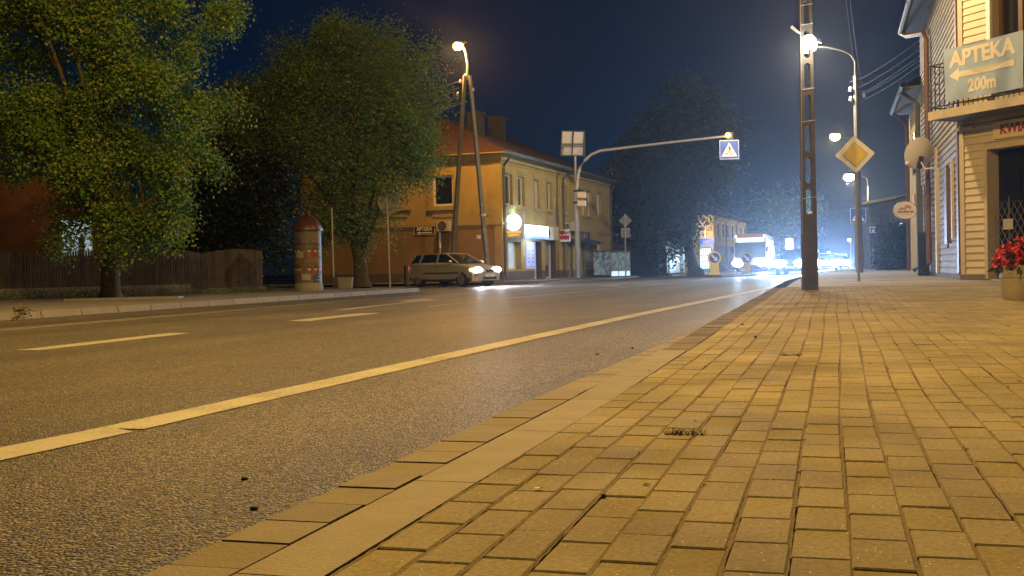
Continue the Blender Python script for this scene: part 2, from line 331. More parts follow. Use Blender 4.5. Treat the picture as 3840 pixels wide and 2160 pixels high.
def paver(x0, x1, y0, y1, dz, rx, ry):
    b = .0035; n = len(P_v); cx, cy = (x0+x1)/2, (y0+y1)/2
    for ins, z in ((0,-.03),(0,-b),(b,0)):
        for px, py in ((x0+ins,y0+ins),(x1-ins,y0+ins),(x1-ins,y1-ins),(x0+ins,y1-ins)):
            P_v.append((px, py, zp(cy)+(py-cy)*(.0078 if cy > 5 else 0)+dz+z+(px-cx)*rx+(py-cy)*ry))
    for l in (0, 4):
        for k in range(4): P_f.append((n+l+k, n+l+(k+1) % 4, n+l+4+(k+1) % 4, n+l+4+k))
    P_f.append((n+8, n+9, n+10, n+11))
PW, PL = .1245, .247
for i in range(46):
    x0 = -.975+i*PW; y = -1.2+(i % 2)*PL*.5+random.uniform(-.05,.05); ph = random.uniform(0, 6)
    while y < 22.3:
        ln = PL*random.uniform(.97,1.03)
        if x0 < .16*y+1.9:
            w = .010*math.sin(y*.8+1)+.003*math.sin(y*2.3+ph); jx = random.uniform(.0022,.0046)
            paver(x0+w+jx, x0+PW+w-jx, y+.0052, y+ln-.0052, random.gauss(0,.0010), random.gauss(0,.005), random.gauss(0,.003))
        y += ln
mb = MB()
for i in range(47):                                    # sand swept into the long joints, ragged along its edges
    x0 = -.975+i*PW; pts = []; y = -1.2
    while y < 22.3 and x0 < 4.8:
        if x0 < .16*y+1.95: pts.append((x0+.010*math.sin(y*.8+1), y))
        y += .035 if y < 6 else .12
    V = [Vector((x+s*random.uniform(.003,.0062), y, zp(y)-.0022+random.uniform(-.0022,.0012))) for x, y in pts for s in (-1,1)]
    mb.add(V, [(2*k, 2*k+1, 2*k+3, 2*k+2) for k in range(len(pts)-1)])
structure(mb, 'joint_sand', 'sand')
o = np_mesh('pavement', np.array(P_v), np.array(P_f), 'paver'); tag(o, kind='structure')
mb = MB(); y = -3.0
while y < 7.6:                                         # broad flush kerb, gutter setts beside it
    e = min(y+1.0, 7.65); a, b = y+.003, e-.003; V = []
    for q in (a, b): V += [(-1.175,q,-.15),(-1.175,q,zp(q)-.007),(-1.167,q,zp(q)-.001),(-.983,q,zp(q)-.001),(-.983,q,-.15)]
    mb.add(V, [(k, (k+1) % 5, 5+(k+1) % 5, 5+k) for k in range(5)]+[(4,3,2,1,0),(5,6,7,8,9)]); y += 1.0
structure(mb, 'kerb', 'kerbstone')
mb = MB(); y = -3.0
while y < 34:
    j = random.gauss(0,.003); mb.ob((-1.351+j*.5+rs(y),y+.004,ZR-.1),(.172 if y < 5 else .165,0,0),(0,.2,0),(0,0,.1+.026*min(1,max(0,(9-y)/4))+.002+random.gauss(0,.001))); y += .21
structure(mb, 'gutter', 'gutterstone')
mb = MB(); y = 7.66
while y < 22.3:
    mb.ob((-1.165,y+.003,-.15),(.185,0,0),(0,.094,0),(0,0,.15+zp(y)-.004+random.gauss(0,.002))); y += .1
structure(mb, 'kerb_setts', 'darkblock')
# far side: verge with kerb stones, mouth of the side street, pavement by the pharmacy building
def pave_left(name, m, pts, z): return structure(MB().poly([(x,y,z) for x,y in pts]), name, m)
pave_left('verge', 'farslab', [(-60,-40),(-12.35,-40),(-12.35,32.2),(-13.4,33.4),(-46,33.6),(-60,33)], ZL-.006)
pave_left('far_pavement', 'farslab', [(-46,45.5),(-14,44.2),(-12.4,45),(-12.0,47),(-11.6,60),(-11.0,85),(-9,140),(-9,230),(-60,230),(-60,46)], ZL-.006)
mb = MB(); y = 2.0; k = 0
while y < 32.0:
    L_ = 1.0 if k not in (9, 10) else .92
    g = .012
    mb.add([(-12.35+.16,y+g,ZR-.06),(-12.35+.10,y+g,ZL+.002),(-12.35-.08,y+g,ZL+.004),(-12.35-.08,y+g,ZR-.06),
            (-12.35+.16,y+L_-g,ZR-.06),(-12.35+.10,y+L_-g,ZL+.002),(-12.35-.08,y+L_-g,ZL+.004),(-12.35-.08,y+L_-g,ZR-.06)],
           [(0,1,2,3),(4,7,6,5),(0,4,5,1),(1,5,6,2),(2,6,7,3)])
    y += 1.0 if k not in (7, 8) else 1.07
    k += 1
mb.add([(-12.19,32.02,ZR-.05),(-12.25,32.02,ZL),(-12.43,32.02,ZL),(-12.3,32.55,ZR-.05),(-12.4,32.5,ZL-.05),(-12.6,32.5,ZL-.05)], [(0,1,4,3),(1,2,5,4)])
structure(mb, 'far_kerb', 'kerbstone')
kp = [(-14,44.1),(-12.4,44.9),(-11.9,47),(-11.5,60),(-11.3,66)]
mb = MB()
for (a, b), (c, d) in zip(kp, kp[1:]):
    n = max(1, int(math.hypot(c-a, d-b)))
    for i in range(n):
        p = Vector((a+(c-a)*(i+.02)/n, b+(d-b)*(i+.02)/n, ZR-.05)); q = Vector((a+(c-a)*(i+.98)/n, b+(d-b)*(i+.98)/n, ZR-.05)); u = q-p
        nn = Vector((u.y,-u.x,0)).normalized()
        mb.ob(p-nn*.1, u, nn*.2, (0,0,.13+random.uniform(-.006,.004)))
structure(mb, 'corner_kerb', 'kerbstone')
# markings (thin sheets 4 mm above the asphalt)
def gpoly(px, z=ZR+.004): return [tuple(G(x, y, z)) for x, y in px]
s_ = 1.4907
mb = MB(); zc = ZR+.004
top = [(-60,1692),(0,1678),(400,1598)]; bot = [(-60,1740),(0,1726),(500,1618)]
mb.poly(gpoly(top+bot[::-1]))
edge = []
pl = [(430,1606,520,1601),(1200,1440,1280,1452)]
def strip(c, w, jit=.004, step=.35):
    pts = [Vector((*p, zc)) for p in c]; out_l, out_r = [], []
    for a, b in zip(pts, pts[1:]):
        n = max(1, int((b-a).length/step)); d = (b-a).normalized(); nn = Vector((-d.y, d.x, 0))
        for i in range(n):
            p = a+(b-a)*i/n; out_l.append(p+nn*(w/2+random.uniform(-jit,jit))); out_r.append(p-nn*(w/2+random.uniform(-jit,jit)))
    out_l.append(pts[-1]+nn*w/2); out_r.append(pts[-1]-nn*w/2)
    v = out_l+out_r; n = len(out_l)
    return v, [(i, n+i, n+i+1, i+1) for i in range(n-1)]
def gl(px): return [tuple(G(x, y, zc)[:2]) for x, y in px]
v, f = strip(gl([(455,1606),(1200,1441),(1920,1281),(2385,1181),(2700,1117),(2981,1059)]), .215); mb.add(v, f)
structure(mb, 'edge_line', 'paint')
mb = MB()
for px in ([(56,1313),(150,1313),(728,1248),(640,1248)], [(1070,1204),(1160,1204),(1430,1174),(1352,1174)]): mb.poly(gpoly(px))
structure(mb, 'lane_dash', 'paint')
mb = MB(); v, f = strip(gl([(1605,1149),(1900,1119),(2300,1081),(2683,1046)]), .15); mb.add(v, f); structure(mb, 'lane_line', 'paint')
mb = MB()
for off in (0, -.22):
    v, f = strip([(x+off, y) for x, y in gl([(-80,1246),(400,1206),(900,1163),(1400,1121),(1900,1087),(2236,1062),(2600,1036)])], .09); mb.add(v, f)
structure(mb, 'double_line', 'paint')
mb = MB()
for a, b in (((-60,1204),(110,1196)),((265,1183),(425,1172)),((570,1161),(1040,1132)),((1150,1124),(1900,1078))):
    v, f = strip(gl([a, b]), .10); mb.add(v, f)
structure(mb, 'bay_line', 'paint')
Z = lambda x, y: (1000+x*.3494, 1060+y*.3494)
mb = MB(); mb.poly(gpoly([Z(*p) for p in ((705,296),(860,291),(1560,210),(1600,197),(1500,207))])); mb.poly(gpoly([Z(*p) for p in ((1205,213),(1330,207),(1420,196),(1560,208.5),(1875,184),(1640,171),(1450,190))], ZR+.0045))
structure(mb, 'turn_arrow', 'paint')
Z = lambda x, y: (1900+x*.3106, 1000+y*.3106)
mb = MB(); mb.poly(gpoly([Z(*p) for p in ((1095,245),(1200,240),(1500,219),(1290,224),(1010,214),(1280,230))]))
structure(mb, 'far_arrow', 'paint')
# traffic island
mb = MB(); isl = [(-7.0,62),(-6.2,58.5),(-5.6,58),(-5.1,60),(-4.9,74),(-5.6,76),(-6.6,74)]
mb.prism(isl, (0,0,ZR), (1,0,0), (0,1,0), .11); structure(mb, 'traffic_island', 'kerbstone')
# ------------------------------------------------------------------ building helpers
class Face:                                            # a vertical facade frame: origin P, direction d along it, n outwards
    def __init__(s, P, d, n): s.P = Vector((P[0], P[1], 0)); s.d = Vector((d[0], d[1], 0)); s.n = Vector((n[0], n[1], 0))
    def p(s, a, z, o=0): return s.P+s.d*a+s.n*o+UP*z
    def px(s, x, y): return ONP(x, y, s.P, (s.d.x, s.d.y))
    def rect(s, x0, y0, x1, y1):
        a = s.px(x0, (y0+y1)/2)[0]; b = s.px(x1, (y0+y1)/2)[0]; xm = (x0+x1)/2
        return a, b, s.px(xm, y1)[1], s.px(xm, y0)[1]
    def box(s, mb, a0, a1, z0, z1, o0, o1): return mb.ob(s.p(a0, z0, o0), s.d*(a1-a0), s.n*(o1-o0), UP*(z1-z0))
    def wall(s, mb, a0, a1, z0, z1, holes=(), depth=.18):
        A = sorted({a0, a1, *[h[0] for h in holes], *[h[1] for h in holes]}); Zs = sorted({z0, z1, *[h[2] for h in holes], *[h[3] for h in holes]})
        A = [a for a in A if a0-1e-6 <= a <= a1+1e-6]; Zs = [z for z in Zs if z0-1e-6 <= z <= z1+1e-6]
        for x, X in zip(A, A[1:]):
            for z, Zt in zip(Zs, Zs[1:]):
                cx, cz = (x+X)/2, (z+Zt)/2
                if any(h[0] < cx < h[1] and h[2] < cz < h[3] for h in holes): continue
                mb.poly([s.p(x,z), s.p(X,z), s.p(X,Zt), s.p(x,Zt)])
        for h in holes:
            if h[3] <= z0 or h[2] >= z1: continue
            q = [(h[0],h[2]),(h[1],h[2]),(h[1],h[3]),(h[0],h[3])]
            for (x,z),(X,Zt) in zip(q, q[1:]+q[:1]): mb.poly([s.p(x,z), s.p(X,Zt), s.p(X,Zt,-depth), s.p(x,z,-depth)])
        return mb
    def window(s, parent, h, depth=.18, frame='pvc', pane='glassdark', fw=.07, mull=0, name='window'):
        a0, a1, z0, z1 = h; mb = MB()
        s.box(mb, a0, a0+fw, z0, z1, -depth-.02, -depth+.05); s.box(mb, a1-fw, a1, z0, z1, -depth-.02, -depth+.05)
        s.box(mb, a0+fw, a1-fw, z1-fw, z1, -depth-.02, -depth+.048); s.box(mb, a0+fw, a1-fw, z0, z0+fw, -depth-.02, -depth+.048)
        for k in range(mull):
            c = a0+(a1-a0)*(k+1)/(mull+1); s.box(mb, c-fw*.6, c+fw*.6, z0+fw, z1-fw, -depth-.02, -depth+.046)
        w = mb.build(name, frame, parent)
        mb = MB(); mb.poly([s.p(a0,z0,-depth-.015), s.p(a1,z0,-depth-.015), s.p(a1,z1,-depth-.015), s.p(a0,z1,-depth-.015)]); mb.build('pane', pane, w); return w
def part(name, m, parent, fn, smooth=False):
    mb = MB(); fn(mb); return mb.build(name, m, parent, smooth)
# ------------------------------------------------------------------ ochre corner building (pharmacy side)
c0 = G(1885, 1054, ZL); d0 = Vector((.061,.998)).normalized(); l0 = Vector((-d0.y, d0.x))
FA = Face(c0, d0, (d0.y,-d0.x)); FL = Face(c0, l0, (-d0.x,-d0.y))
B1 = thing('corner_building', 'long ochre two-storey corner building with red roof and ground-floor shops', 'building', (c0.x, c0.y, ZL))
Z1 = lambda x, y: (1860+x*.20704, 500+y*.20704)
Z2 = lambda x, y: (1860+x*.20704, 780+y*.20704)
Z4 = lambda x, y: (2050+x*.20704, 780+y*.20704)
def R1(f, Zf, a, b, c, d): return f.rect(*Zf(a, b), *Zf(c, d))
LEN, WID, ZE, ZS = 19.0, 10.0, 5.72, 2.62
up = [R1(FA, Z1, 165,735,300,1290), R1(FA, Z1, 402,785,520,1325), R1(FA, Z1, 680,850,790,1355), R1(FA, Z1, 922,895,1020,1380), R1(FA, Z1, 1200,965,1285,1425)]
zt, zb = up[1][3], up[1][2]
up = [(u[0], u[1], zb, zt) for u in up]
for x in (2178, 2200, 2236):
    a = FA.px(x, 700)[0]; up.append((a, a+.95, zb, zt))
gr = [R1(FA, Z2, 225,610,460,1110), R1(FA, Z2, 690,610,830,1278), R1(FA, Z2, 895,600,1090,1275), R1(FA, Z2, 1190,620,1310,1070), R1(FA, Z2, 1315,605,1392,1262),
      R1(FA, Z4, 612,625,686,1258), R1(FA, Z4, 692,630,842,1082), R1(FA, Z4, 910,670,1000,1090)]
gr = [(g[0], g[1], max(g[2], ZL+.02), min(g[3], ZS-.1)) for g in gr]
lw = [FL.rect(1695, 658, 1622, 772), FL.rect(1526, 668, 1458, 774)]
lw = [(min(w[0], w[1]), max(w[0], w[1]), w[2], w[3]) for w in lw]; lw[0] = (lw[0][0]-.05, lw[0][1], lw[0][2], lw[0][3])
mb = MB(); FA.wall(mb, 0, LEN, ZS, ZE, up, .2); FL.wall(mb, 0, WID, ZS, ZE, lw, .16)
mb.poly([FA.p(LEN,0,-WID), FA.p(LEN,0), FA.p(LEN,ZE), FA.p(LEN,ZE,-WID)]); mb.poly([FA.p(0,0,-WID), FA.p(LEN,0,-WID), FA.p(LEN,ZE,-WID), FA.p(0,ZE,-WID)])
mb.build('upper_wall', 'ochre', B1)
mb = MB(); FA.wall(mb, 0, LEN, ZL+.42, ZS, gr, .35); mb.build('shop_wall', 'ochre', B1)
mb = MB(); FL.wall(mb, 0, WID, ZL+.42, ZS, ()); mb.build('lower_wall', 'brownwall', B1)
mb = MB(); FA.wall(mb, -.03, LEN, ZL-.05, ZL+.42, gr, .38); FL.wall(mb, -.03, WID, ZL-.05, ZL+.42)
for v in mb.v: pass
mb.build('plinth', 'plinth', B1)
mb = MB()
for (a, b, o) in ((ZE-.14, ZE, .16), (ZE-.30, ZE-.14, .09), (ZE-.42, ZE-.36, .04), (ZS-.05, ZS+.07, .07), (ZS-.14, ZS-.09, .035)):
    FA.box(mb, -.002-o, LEN, a, b, -.03, o); FL.box(mb, .001, WID, a, b, -.03, o*1.01)
mb.build('cornice', 'cornice', B1)
for a, b, q in ((-.03,.28,.035),(9.0,9.28,.03),(LEN-.4,LEN-.002,.03)): part('pilaster', 'ochre', B1, lambda m: FA.box(m, a, b, ZL+.4, ZE-.42, -.02, q))
part('pilaster', 'ochre', B1, lambda m: FL.box(m, .001, .32, ZL+.4, ZE-.42, -.02, .0345))
for i, u in enumerate(up):
    FA.window(B1, u, .2, 'pvc', 'curtain' if i in (2, 5) else 'glassdark', .075)
mb = MB()
for u in up:
    mb = MB(); FA.box(mb, u[0]-.12, u[1]+.12, u[2]-.11, u[2]-.01, -.02, .13); FA.box(mb, u[0]-.05, u[1]+.05, u[2]-.17, u[2]-.112, -.02, .07)
    mb.build('window_sill', 'cornice', B1)
    part('apron_panel', 'cornice', B1, lambda m: FA.box(m, u[0], u[1], u[2]-.62, u[2]-.32, -.02, .03)); part('lintel_panel', 'cornice', B1, lambda m: FA.box(m, u[0]-.05, u[1]+.05, ZE-.80, ZE-.60, -.02, .035))
for w in lw:
    mb = MB(); FL.box(mb, w[0]-.22, w[1]+.22, w[2]-.20, w[2]-.02, -.02, .14); FL.box(mb, w[0]-.02, w[1]+.02, w[2]-.5, w[2]-.24, -.02, .05); mb.build('window_sill', 'cornice', B1)
part('wall_panel', 'cornice', B1, lambda m: FL.box(m, .55, .95, 3.0, 3.45, -.02, .04))
FL.window(B1, lw[0], .16, 'pvc', 'glassdark', .09)
mb = MB(); mb.poly([FL.p(lw[1][0],lw[1][2],-.06), FL.p(lw[1][1],lw[1][2],-.06), FL.p(lw[1][1],lw[1][3],-.06), FL.p(lw[1][0],lw[1][3],-.06)]); mb.build('blind_window', 'ochre', B1)
FA.window(B1, gr[0], .35, 'pvc', 'lit_window', .06); 
w = FA.window(B1, gr[1], .35, 'pvc', 'shopglass', .08, name='door'); w = FA.window(B1, gr[2], .35, 'pvc', 'shopglass', .08, 1, name='door')
FA.window(B1, gr[3], .2, 'pvc', 'darkvoid', .05); FA.window(B1, gr[7], .2, 'pvc', 'curtain', .09, 1)
part('notice', 'paper', B1, lambda m: FA.box(m, gr[2][0]+.75, gr[2][1]-.2, .75, 2.2, -.34, -.31)); part('notice', 'paper', B1, lambda m: FA.box(m, gr[1][0]+.1, gr[1][1]-.1, 1.1, 2.2, -.33, -.31))
def shutter(h, dep):
    mb = MB(); n = int((h[3]-h[2])/.075)
    for k in range(n):
        z = h[2]+(h[3]-h[2])*k/n; t = (h[3]-h[2])/n
        mb.add([FA.p(h[0],z,-dep), FA.p(h[1],z,-dep), FA.p(h[1],z+t*.7,-dep+.025), FA.p(h[0],z+t*.7,-dep+.025), FA.p(h[1],z+t,-dep), FA.p(h[0],z+t,-dep)], [(0,1,2,3),(3,2,4,5)])
    return mb.build('roller_shutter', 'shutter', B1)
for i in (4, 5, 6): shutter(gr[i], .12)
aw = R1(FA, Z4, 612,572,868,630); part('awning', 'posterblue', B1, lambda m: m.add([FA.p(aw[0],aw[3]), FA.p(aw[1],aw[3]), FA.p(aw[1],aw[2],.55), FA.p(aw[0],aw[2],.55), FA.p(aw[1],aw[2]-.07,.55), FA.p(aw[0],aw[2]-.07,.55), FA.p(aw[1],aw[3]-.06), FA.p(aw[0],aw[3]-.06)], [(0,1,2,3),(3,2,4,5),(0,3,5,7),(1,6,4,2),(5,4,6,7)]))
part('door_canopy', 'zinc', B1, lambda m: FA.box(m, gr[4][0]-.3, gr[4][1]+.3, gr[4][3]+.06, gr[4][3]+.14, 0, .5))
bp_ = R1(FA, Z2, 540,620,690,1098); part('lit_panel', 'lit_poster', B1, lambda m: FA.box(m, bp_[0], bp_[1], bp_[2], bp_[3], .005, .05))
def fig(m):
    for k in range(4): FA.box(m, bp_[0]+.12, bp_[0]+.45, bp_[3]-.45-k*.17, bp_[3]-.37-k*.17, .05, .055); FA.box(m, bp_[1]-.42, bp_[1]-.1, bp_[3]-.45-k*.17, bp_[3]-.37-k*.17, .05, .055)
    FA.box(m, bp_[0]+.06, bp_[1]-.06, bp_[2]+.05, bp_[2]+.1, .05, .055); m.add([FA.p(bp_[0]+.6,bp_[2]+.1,.054), FA.p(bp_[0]+.72,bp_[2]+.1,.054), FA.p(bp_[0]+.66,bp_[2]+.72,.054)], [(0,1,2)])
part('panel_print', 'pinkgrey', B1, fig)
# roof
ov = .38; ze = ZE+.02
E_ = [FA.p(-ov,ze,ov), FA.p(LEN+.1,ze,ov), FA.p(LEN+.1,ze,-WID-ov), FA.p(-ov,ze,-WID-ov)]
r0, r1 = FA.p(4.4,8.25,-5), FA.p(15.5,8.25,-5)
mb = MB(); mb.poly([E_[0], E_[1], r1, r0]); mb.poly([E_[3], E_[0], r0]); mb.poly([E_[1], E_[2], r1]); mb.poly([E_[2], E_[3], r0, r1])
rf = mb.build('roof', 'tileroof', B1)
mb = MB(); FA.box(mb, -ov+.002, LEN+.09, ze-.05, ze-.005, -WID-.3, ov-.01); mb.build('eaves_soffit', 'cornice', B1)
for a, o_, h, sz in ((4.2,-3.2,8.15,.8),(7.6,-3.4,8.35,1.0),(2.2,-6.2,8.5,.7)): part('chimney', 'brick', rf, lambda m: (FA.box(m, a, a+sz, 6.6, h, o_, o_+.6), FA.box(m, a-.06, a+sz+.06, h, h+.1, o_-.06, o_+.66)))
def gut(m, pts, r=.085):
    m.tube(pts, r, 8)
mb = MB(); gut(mb, [FA.p(-ov,ze-.02,ov+.05), FA.p(LEN,ze-.04,ov+.05)])
for k in range(24): mb.tube([FA.p(.2+k*.8,ze-.12,ov+.05), FA.p(.2+k*.8,ze+.07,ov+.05)], [.03,.03], 5)
mb.build('gutter_pipe', 'zinc', B1)
for a, top in ((.16, 1), (9.14, 1), (LEN-.15, 1)):
    mb = MB(); mb.tube([FA.p(a,ze-.08,ov+.02), FA.p(a,ze-.3,ov-.05), FA.p(a,ze-.55,.12), FA.p(a,ze-.75,.1), FA.p(a,ZL+.25,.1), FA.p(a,ZL+.08,.22)], .06, 8); mb.build('downpipe', 'zinc', B1, True)
# signs on the building
sg = R1(FA, Z2, 500,325,858,575); sg = (FA.px(*Z2(230,500))[0]+.1, sg[1], sg[2]+.05, sg[3])
t = thing('lit_fascia', 'long glowing white shop fascia with blue underside over the shop door', 'sign', FA.p(sg[0], sg[2]))
part('light_box', 'lit_sign', t, lambda m: FA.box(m, sg[0], sg[1], sg[2]+.12, sg[3], .08, .26))
part('blue_edge', 'lit_blue', t, lambda m: FA.box(m, sg[0]-.02, sg[1]+.02, sg[2], sg[2]+.115, .08, .28))
light(FA.p((sg[0]+sg[1])/2, sg[2]-.1, .6), 90, (.4,.55,1), .3, t)
# square projecting sign
px_ = [Z2(140,95), Z2(497,90), Z2(497,540), Z2(150,552)]
a_ = .75; nP = FA.p(a_, 0)
FS = Face(FA.p(a_, 0, .12), (FA.n.x, FA.n.y), (-FA.d.x, -FA.d.y))
u0 = FS.px(*Z2(142,320)); u1 = FS.px(*Z2(496,320)); zt_ = FS.px(*Z2(320,93))[1]; zb_ = FS.px(*Z2(320,546))[1]
t = thing('projecting_sign', 'square grey projecting sign with glowing white disc and yellow lettering', 'sign', FS.p(u0[0], zb_))
part('sign_box', 'pinkgrey', t, lambda m: FS.box(m, u0[0], u1[0], zb_, zt_, -.2, 0))
cw = (u0[0]+u1[0])/2; wd = u1[0]-u0[0]; rr_ = wd*.41; cz_ = zt_-wd*.03-rr_
part('light_disc', 'lit_sign', t, lambda m: m.prism([(rr_*math.cos(k*math.pi/16), rr_*math.sin(k*math.pi/16)) for k in range(32)], FS.p(cw, cz_, .002), FS.d, UP, .02) if FS.d.cross(UP).dot(FS.n) > 0 else m.prism([(rr_*math.cos(k*math.pi/16), rr_*math.sin(k*math.pi/16)) for k in range(32)], FS.p(cw, cz_, .022), FS.d, UP, .02))
letters('lettering', 'UBEZPIECZENIA', wd*.15, 'lit_text', FS.p(cw, zb_+(zt_-zb_)*.235, .012), FS.d, UP, t, .004, .70)
letters('lettering', 'KREDYTY', wd*.15, 'lit_text', FS.p(cw, zb_+(zt_-zb_)*.11, .012), FS.d, UP, t, .004, .9)
for z in (zt_-.1, zb_+.1): part('bracket', 'iron', t, lambda m: m.tube([FA.p(a_+.1,z,0), FS.p(u0[0]+.05,z,-.1)], .03, 6))
light(FS.p(cw, cz_, .7), 14, (.7,.85,1), .3, t); light(FS.p(cw, zt_-.1, -.75), 45, (.45,.75,1), .3, t)
# beige fascia
sb = R1(FA, Z2, 862,350,1100,580); t = thing('beige_fascia', 'unlit beige shop fascia with dark oval emblem', 'sign', FA.p(sb[0], sb[2]))
part('board', 'cream', t, lambda m: FA.box(m, sb[0]+.02, sb[1], sb[2], sb[3], .06, .12))
part('emblem', 'blacksign', t, lambda m: [m.tube([FA.p(sb[0]+.42+.2*math.cos(k*math.pi/8), (sb[2]+sb[3])/2+.28*math.sin(k*math.pi/8), .13) for k in range(17)], .022, 5, False)] + [m.tube([FA.p(sb[0]+.42+.12*math.cos(q), (sb[2]+sb[3])/2+.16*math.sin(q), .13), FA.p(sb[0]+.42-.12*math.cos(q), (sb[2]+sb[3])/2-.16*math.sin(q), .13)], .02, 5) for q in (.6,1.6,2.6)])
# red and white projecting courier sign
a_ = FA.px(*Z2(1140,600))[0]; FD = Face(FA.p(a_+.2, 0, .1), (FA.n.x, FA.n.y), (-FA.d.x, -FA.d.y))
u0, u1 = FD.px(*Z2(1145,500))[0], FD.px(*Z2(1332,500))[0]; z0, z1 = FD.px(*Z2(1240,612))[1], FD.px(*Z2(1240,392))[1]
t = thing('courier_sign', 'white and red projecting parcel sign beside the grey downpipe', 'sign', FD.p(u0, z0)); h = z1-z0
part('sign_box', 'white', t, lambda m: FD.box(m, u0, u1, z0, z1, -.14, 0))
part('red_band', 'redsign', t, lambda m: FD.box(m, u0+.002, u1-.002, z0+h*.18, z0+h*.52, 0, .006))
part('emblem', 'redsign', t, lambda m: m.prism([(.14*math.cos(k*math.pi/3+.52), .14*math.sin(k*math.pi/3+.52)) for k in range(6)], FD.p(u0+(u1-u0)*.28, z0+h*.76, .002), FD.d, UP, .006 if FD.d.cross(UP).dot(FD.n) > 0 else -.006))
letters('lettering', 'dpd', .27, 'blacksign', FD.p(u0+(u1-u0)*.68, z0+h*.77, .004), FD.d, UP, t, .004)
letters('lettering', 'PICKUP', .13, 'pinkgrey', FD.p((u0+u1)/2, z0+h*.34, .012), FD.d, UP, t, .002) if False else None
# poster above the shutters
pp = R1(FA, Z4, 615,402,772,570); t = thing('shop_poster', 'blue red and white shop poster above the roller shutters', 'poster', FA.p(pp[0], pp[2]))
part('board', 'posterblue', t, lambda m: FA.box(m, pp[0], pp[1], pp[2], pp[3], .01, .05))
w_ = (pp[1]-pp[0]); part('print', 'paper', t, lambda m: [FA.box(m, pp[0]+w_*a, pp[0]+w_*b, pp[2]+c, pp[3]-d, .05, .055) for a, b, c, d in ((.3,.42,.05,.05),(.5,.58,.1,.2),(.66,.72,.0,.1))])
part('red_print', 'posterred', t, lambda m: [FA.box(m, pp[0]+w_*a, pp[0]+w_*b, pp[2]+.02, pp[3]-.02, .05, .056) for a, b in ((.02,.2),(.8,.97))])
# small vents / box beside courier sign
vx = R1(FA, Z2, 1345,265,1395,420); t = thing('wall_air_unit', 'pale wall box on brackets above the dark shop window', 'air conditioner', FA.p(vx[0], vx[2]))
part('case', 'cream', t, lambda m: FA.box(m, vx[0]-.3, vx[1], vx[2], vx[3], .05, .35)); part('bracket', 'iron', t, lambda m: FA.box(m, vx[0]-.3, vx[1], vx[2]-.05, vx[2]-.005, 0, .38))
vx = R1(FA, Z2, 1215,270,1310,388); t = thing('fanlight', 'small dark twin-paned fanlight above the courier sign', 'window', FA.p(vx[0], vx[2]))
part('frame', 'pvc', t, lambda m: FA.box(m, vx[0], vx[1], vx[2], vx[3], .003, .04)); part('pane', 'glassdark', t, lambda m: (FA.box(m, vx[0]+.05, (vx[0]+vx[1])/2-.03, vx[2]+.05, vx[3]-.05, .04, .044), FA.box(m, (vx[0]+vx[1])/2+.03, vx[1]-.05, vx[2]+.05, vx[3]-.05, .04, .044)))
# APTEKA wall sign + arrow, air conditioner on the side wall
ax = FL.rect(1634, 847, 1561, 880); ax = (min(ax[:2])+.03, max(ax[:2])+.08, ax[2], ax[3])
t = thing('pharmacy_sign', 'navy pharmacy direction sign with white arrow on the side wall', 'sign', FL.p(ax[0], ax[2]))
part('board', 'white', t, lambda m: FL.box(m, ax[0], ax[1], ax[2], ax[3], .02, .05)); part('field', 'navy', t, lambda m: FL.box(m, ax[0]+.025, ax[1]-.025, ax[2]+.025, ax[3]-.025, .05, .056))
U_ = -FL.d; mid = (ax[0]+ax[1])/2; hh = ax[3]-ax[2]
letters('lettering', 'APTEKA', hh*.62, 'white', FL.p(mid, ax[2]+hh*.64, .062), U_, UP, t, .008, .86)
part('arrow', 'white', t, lambda m: m.prism([(-.5,0),(-.3,.09),(-.3,.035),(.5,.035),(.5,-.035),(-.3,-.035),(-.3,-.09)], FL.p(mid, ax[2]+hh*.22, .056), U_*((ax[1]-ax[0])*.75), UP*(hh/.55), .006))
ac = FL.rect(1682, 830, 1635, 868); ac = (min(ac[:2])-.2, max(ac[:2])-.2, ac[2], ac[3])
t = thing('air_conditioner', 'cream outdoor fan unit beside the pharmacy sign', 'air conditioner', FL.p(ac[0], ac[2]))
part('case', 'cream', t, lambda m: FL.box(m, ac[0], ac[1], ac[2], ac[3], .12, .42)); cc = FL.p(ac[0]+(ac[1]-ac[0])*.55, (ac[2]+ac[3])/2, .425)
part('fan_grille', 'signback', t, lambda m: [m.tube([cc+(U_*math.cos(k*math.pi/10)+UP*math.sin(k*math.pi/10))*r_ for k in range(21)], .012, 5, False) for r_ in (.20,.14,.08)]+[m.tube([cc-U_*.2*math.cos(q)-UP*.2*math.sin(q), cc+U_*.2*math.cos(q)+UP*.2*math.sin(q)], .008, 4) for q in (0,.8,1.6,2.4)])
part('fan_shroud', 'plastic', t, lambda m: m.prism([(.19*math.cos(k*math.pi/10), .19*math.sin(k*math.pi/10)) for k in range(20)], cc-FL.n*.003, U_, UP, .002))
part('drain_pipe', 'pvc', t, lambda m: (m.tube([FL.p(ac[0]+.55,ac[2],.2), FL.p(ac[0]+.55,ac[2]-.75,.2)], .055, 8), m.tube([FL.p(ac[0]+.55,ac[2]-.75,.2), FL.p(ac[0]+.55,ac[2]-1.6,.2)], .025, 6)))
for a in (ac[0]+.1, ac[1]-.14): part('bracket', 'iron', t, lambda m: FL.box(m, a, a+.04, ac[2]-.04, ac[2]-.003, 0, .42))
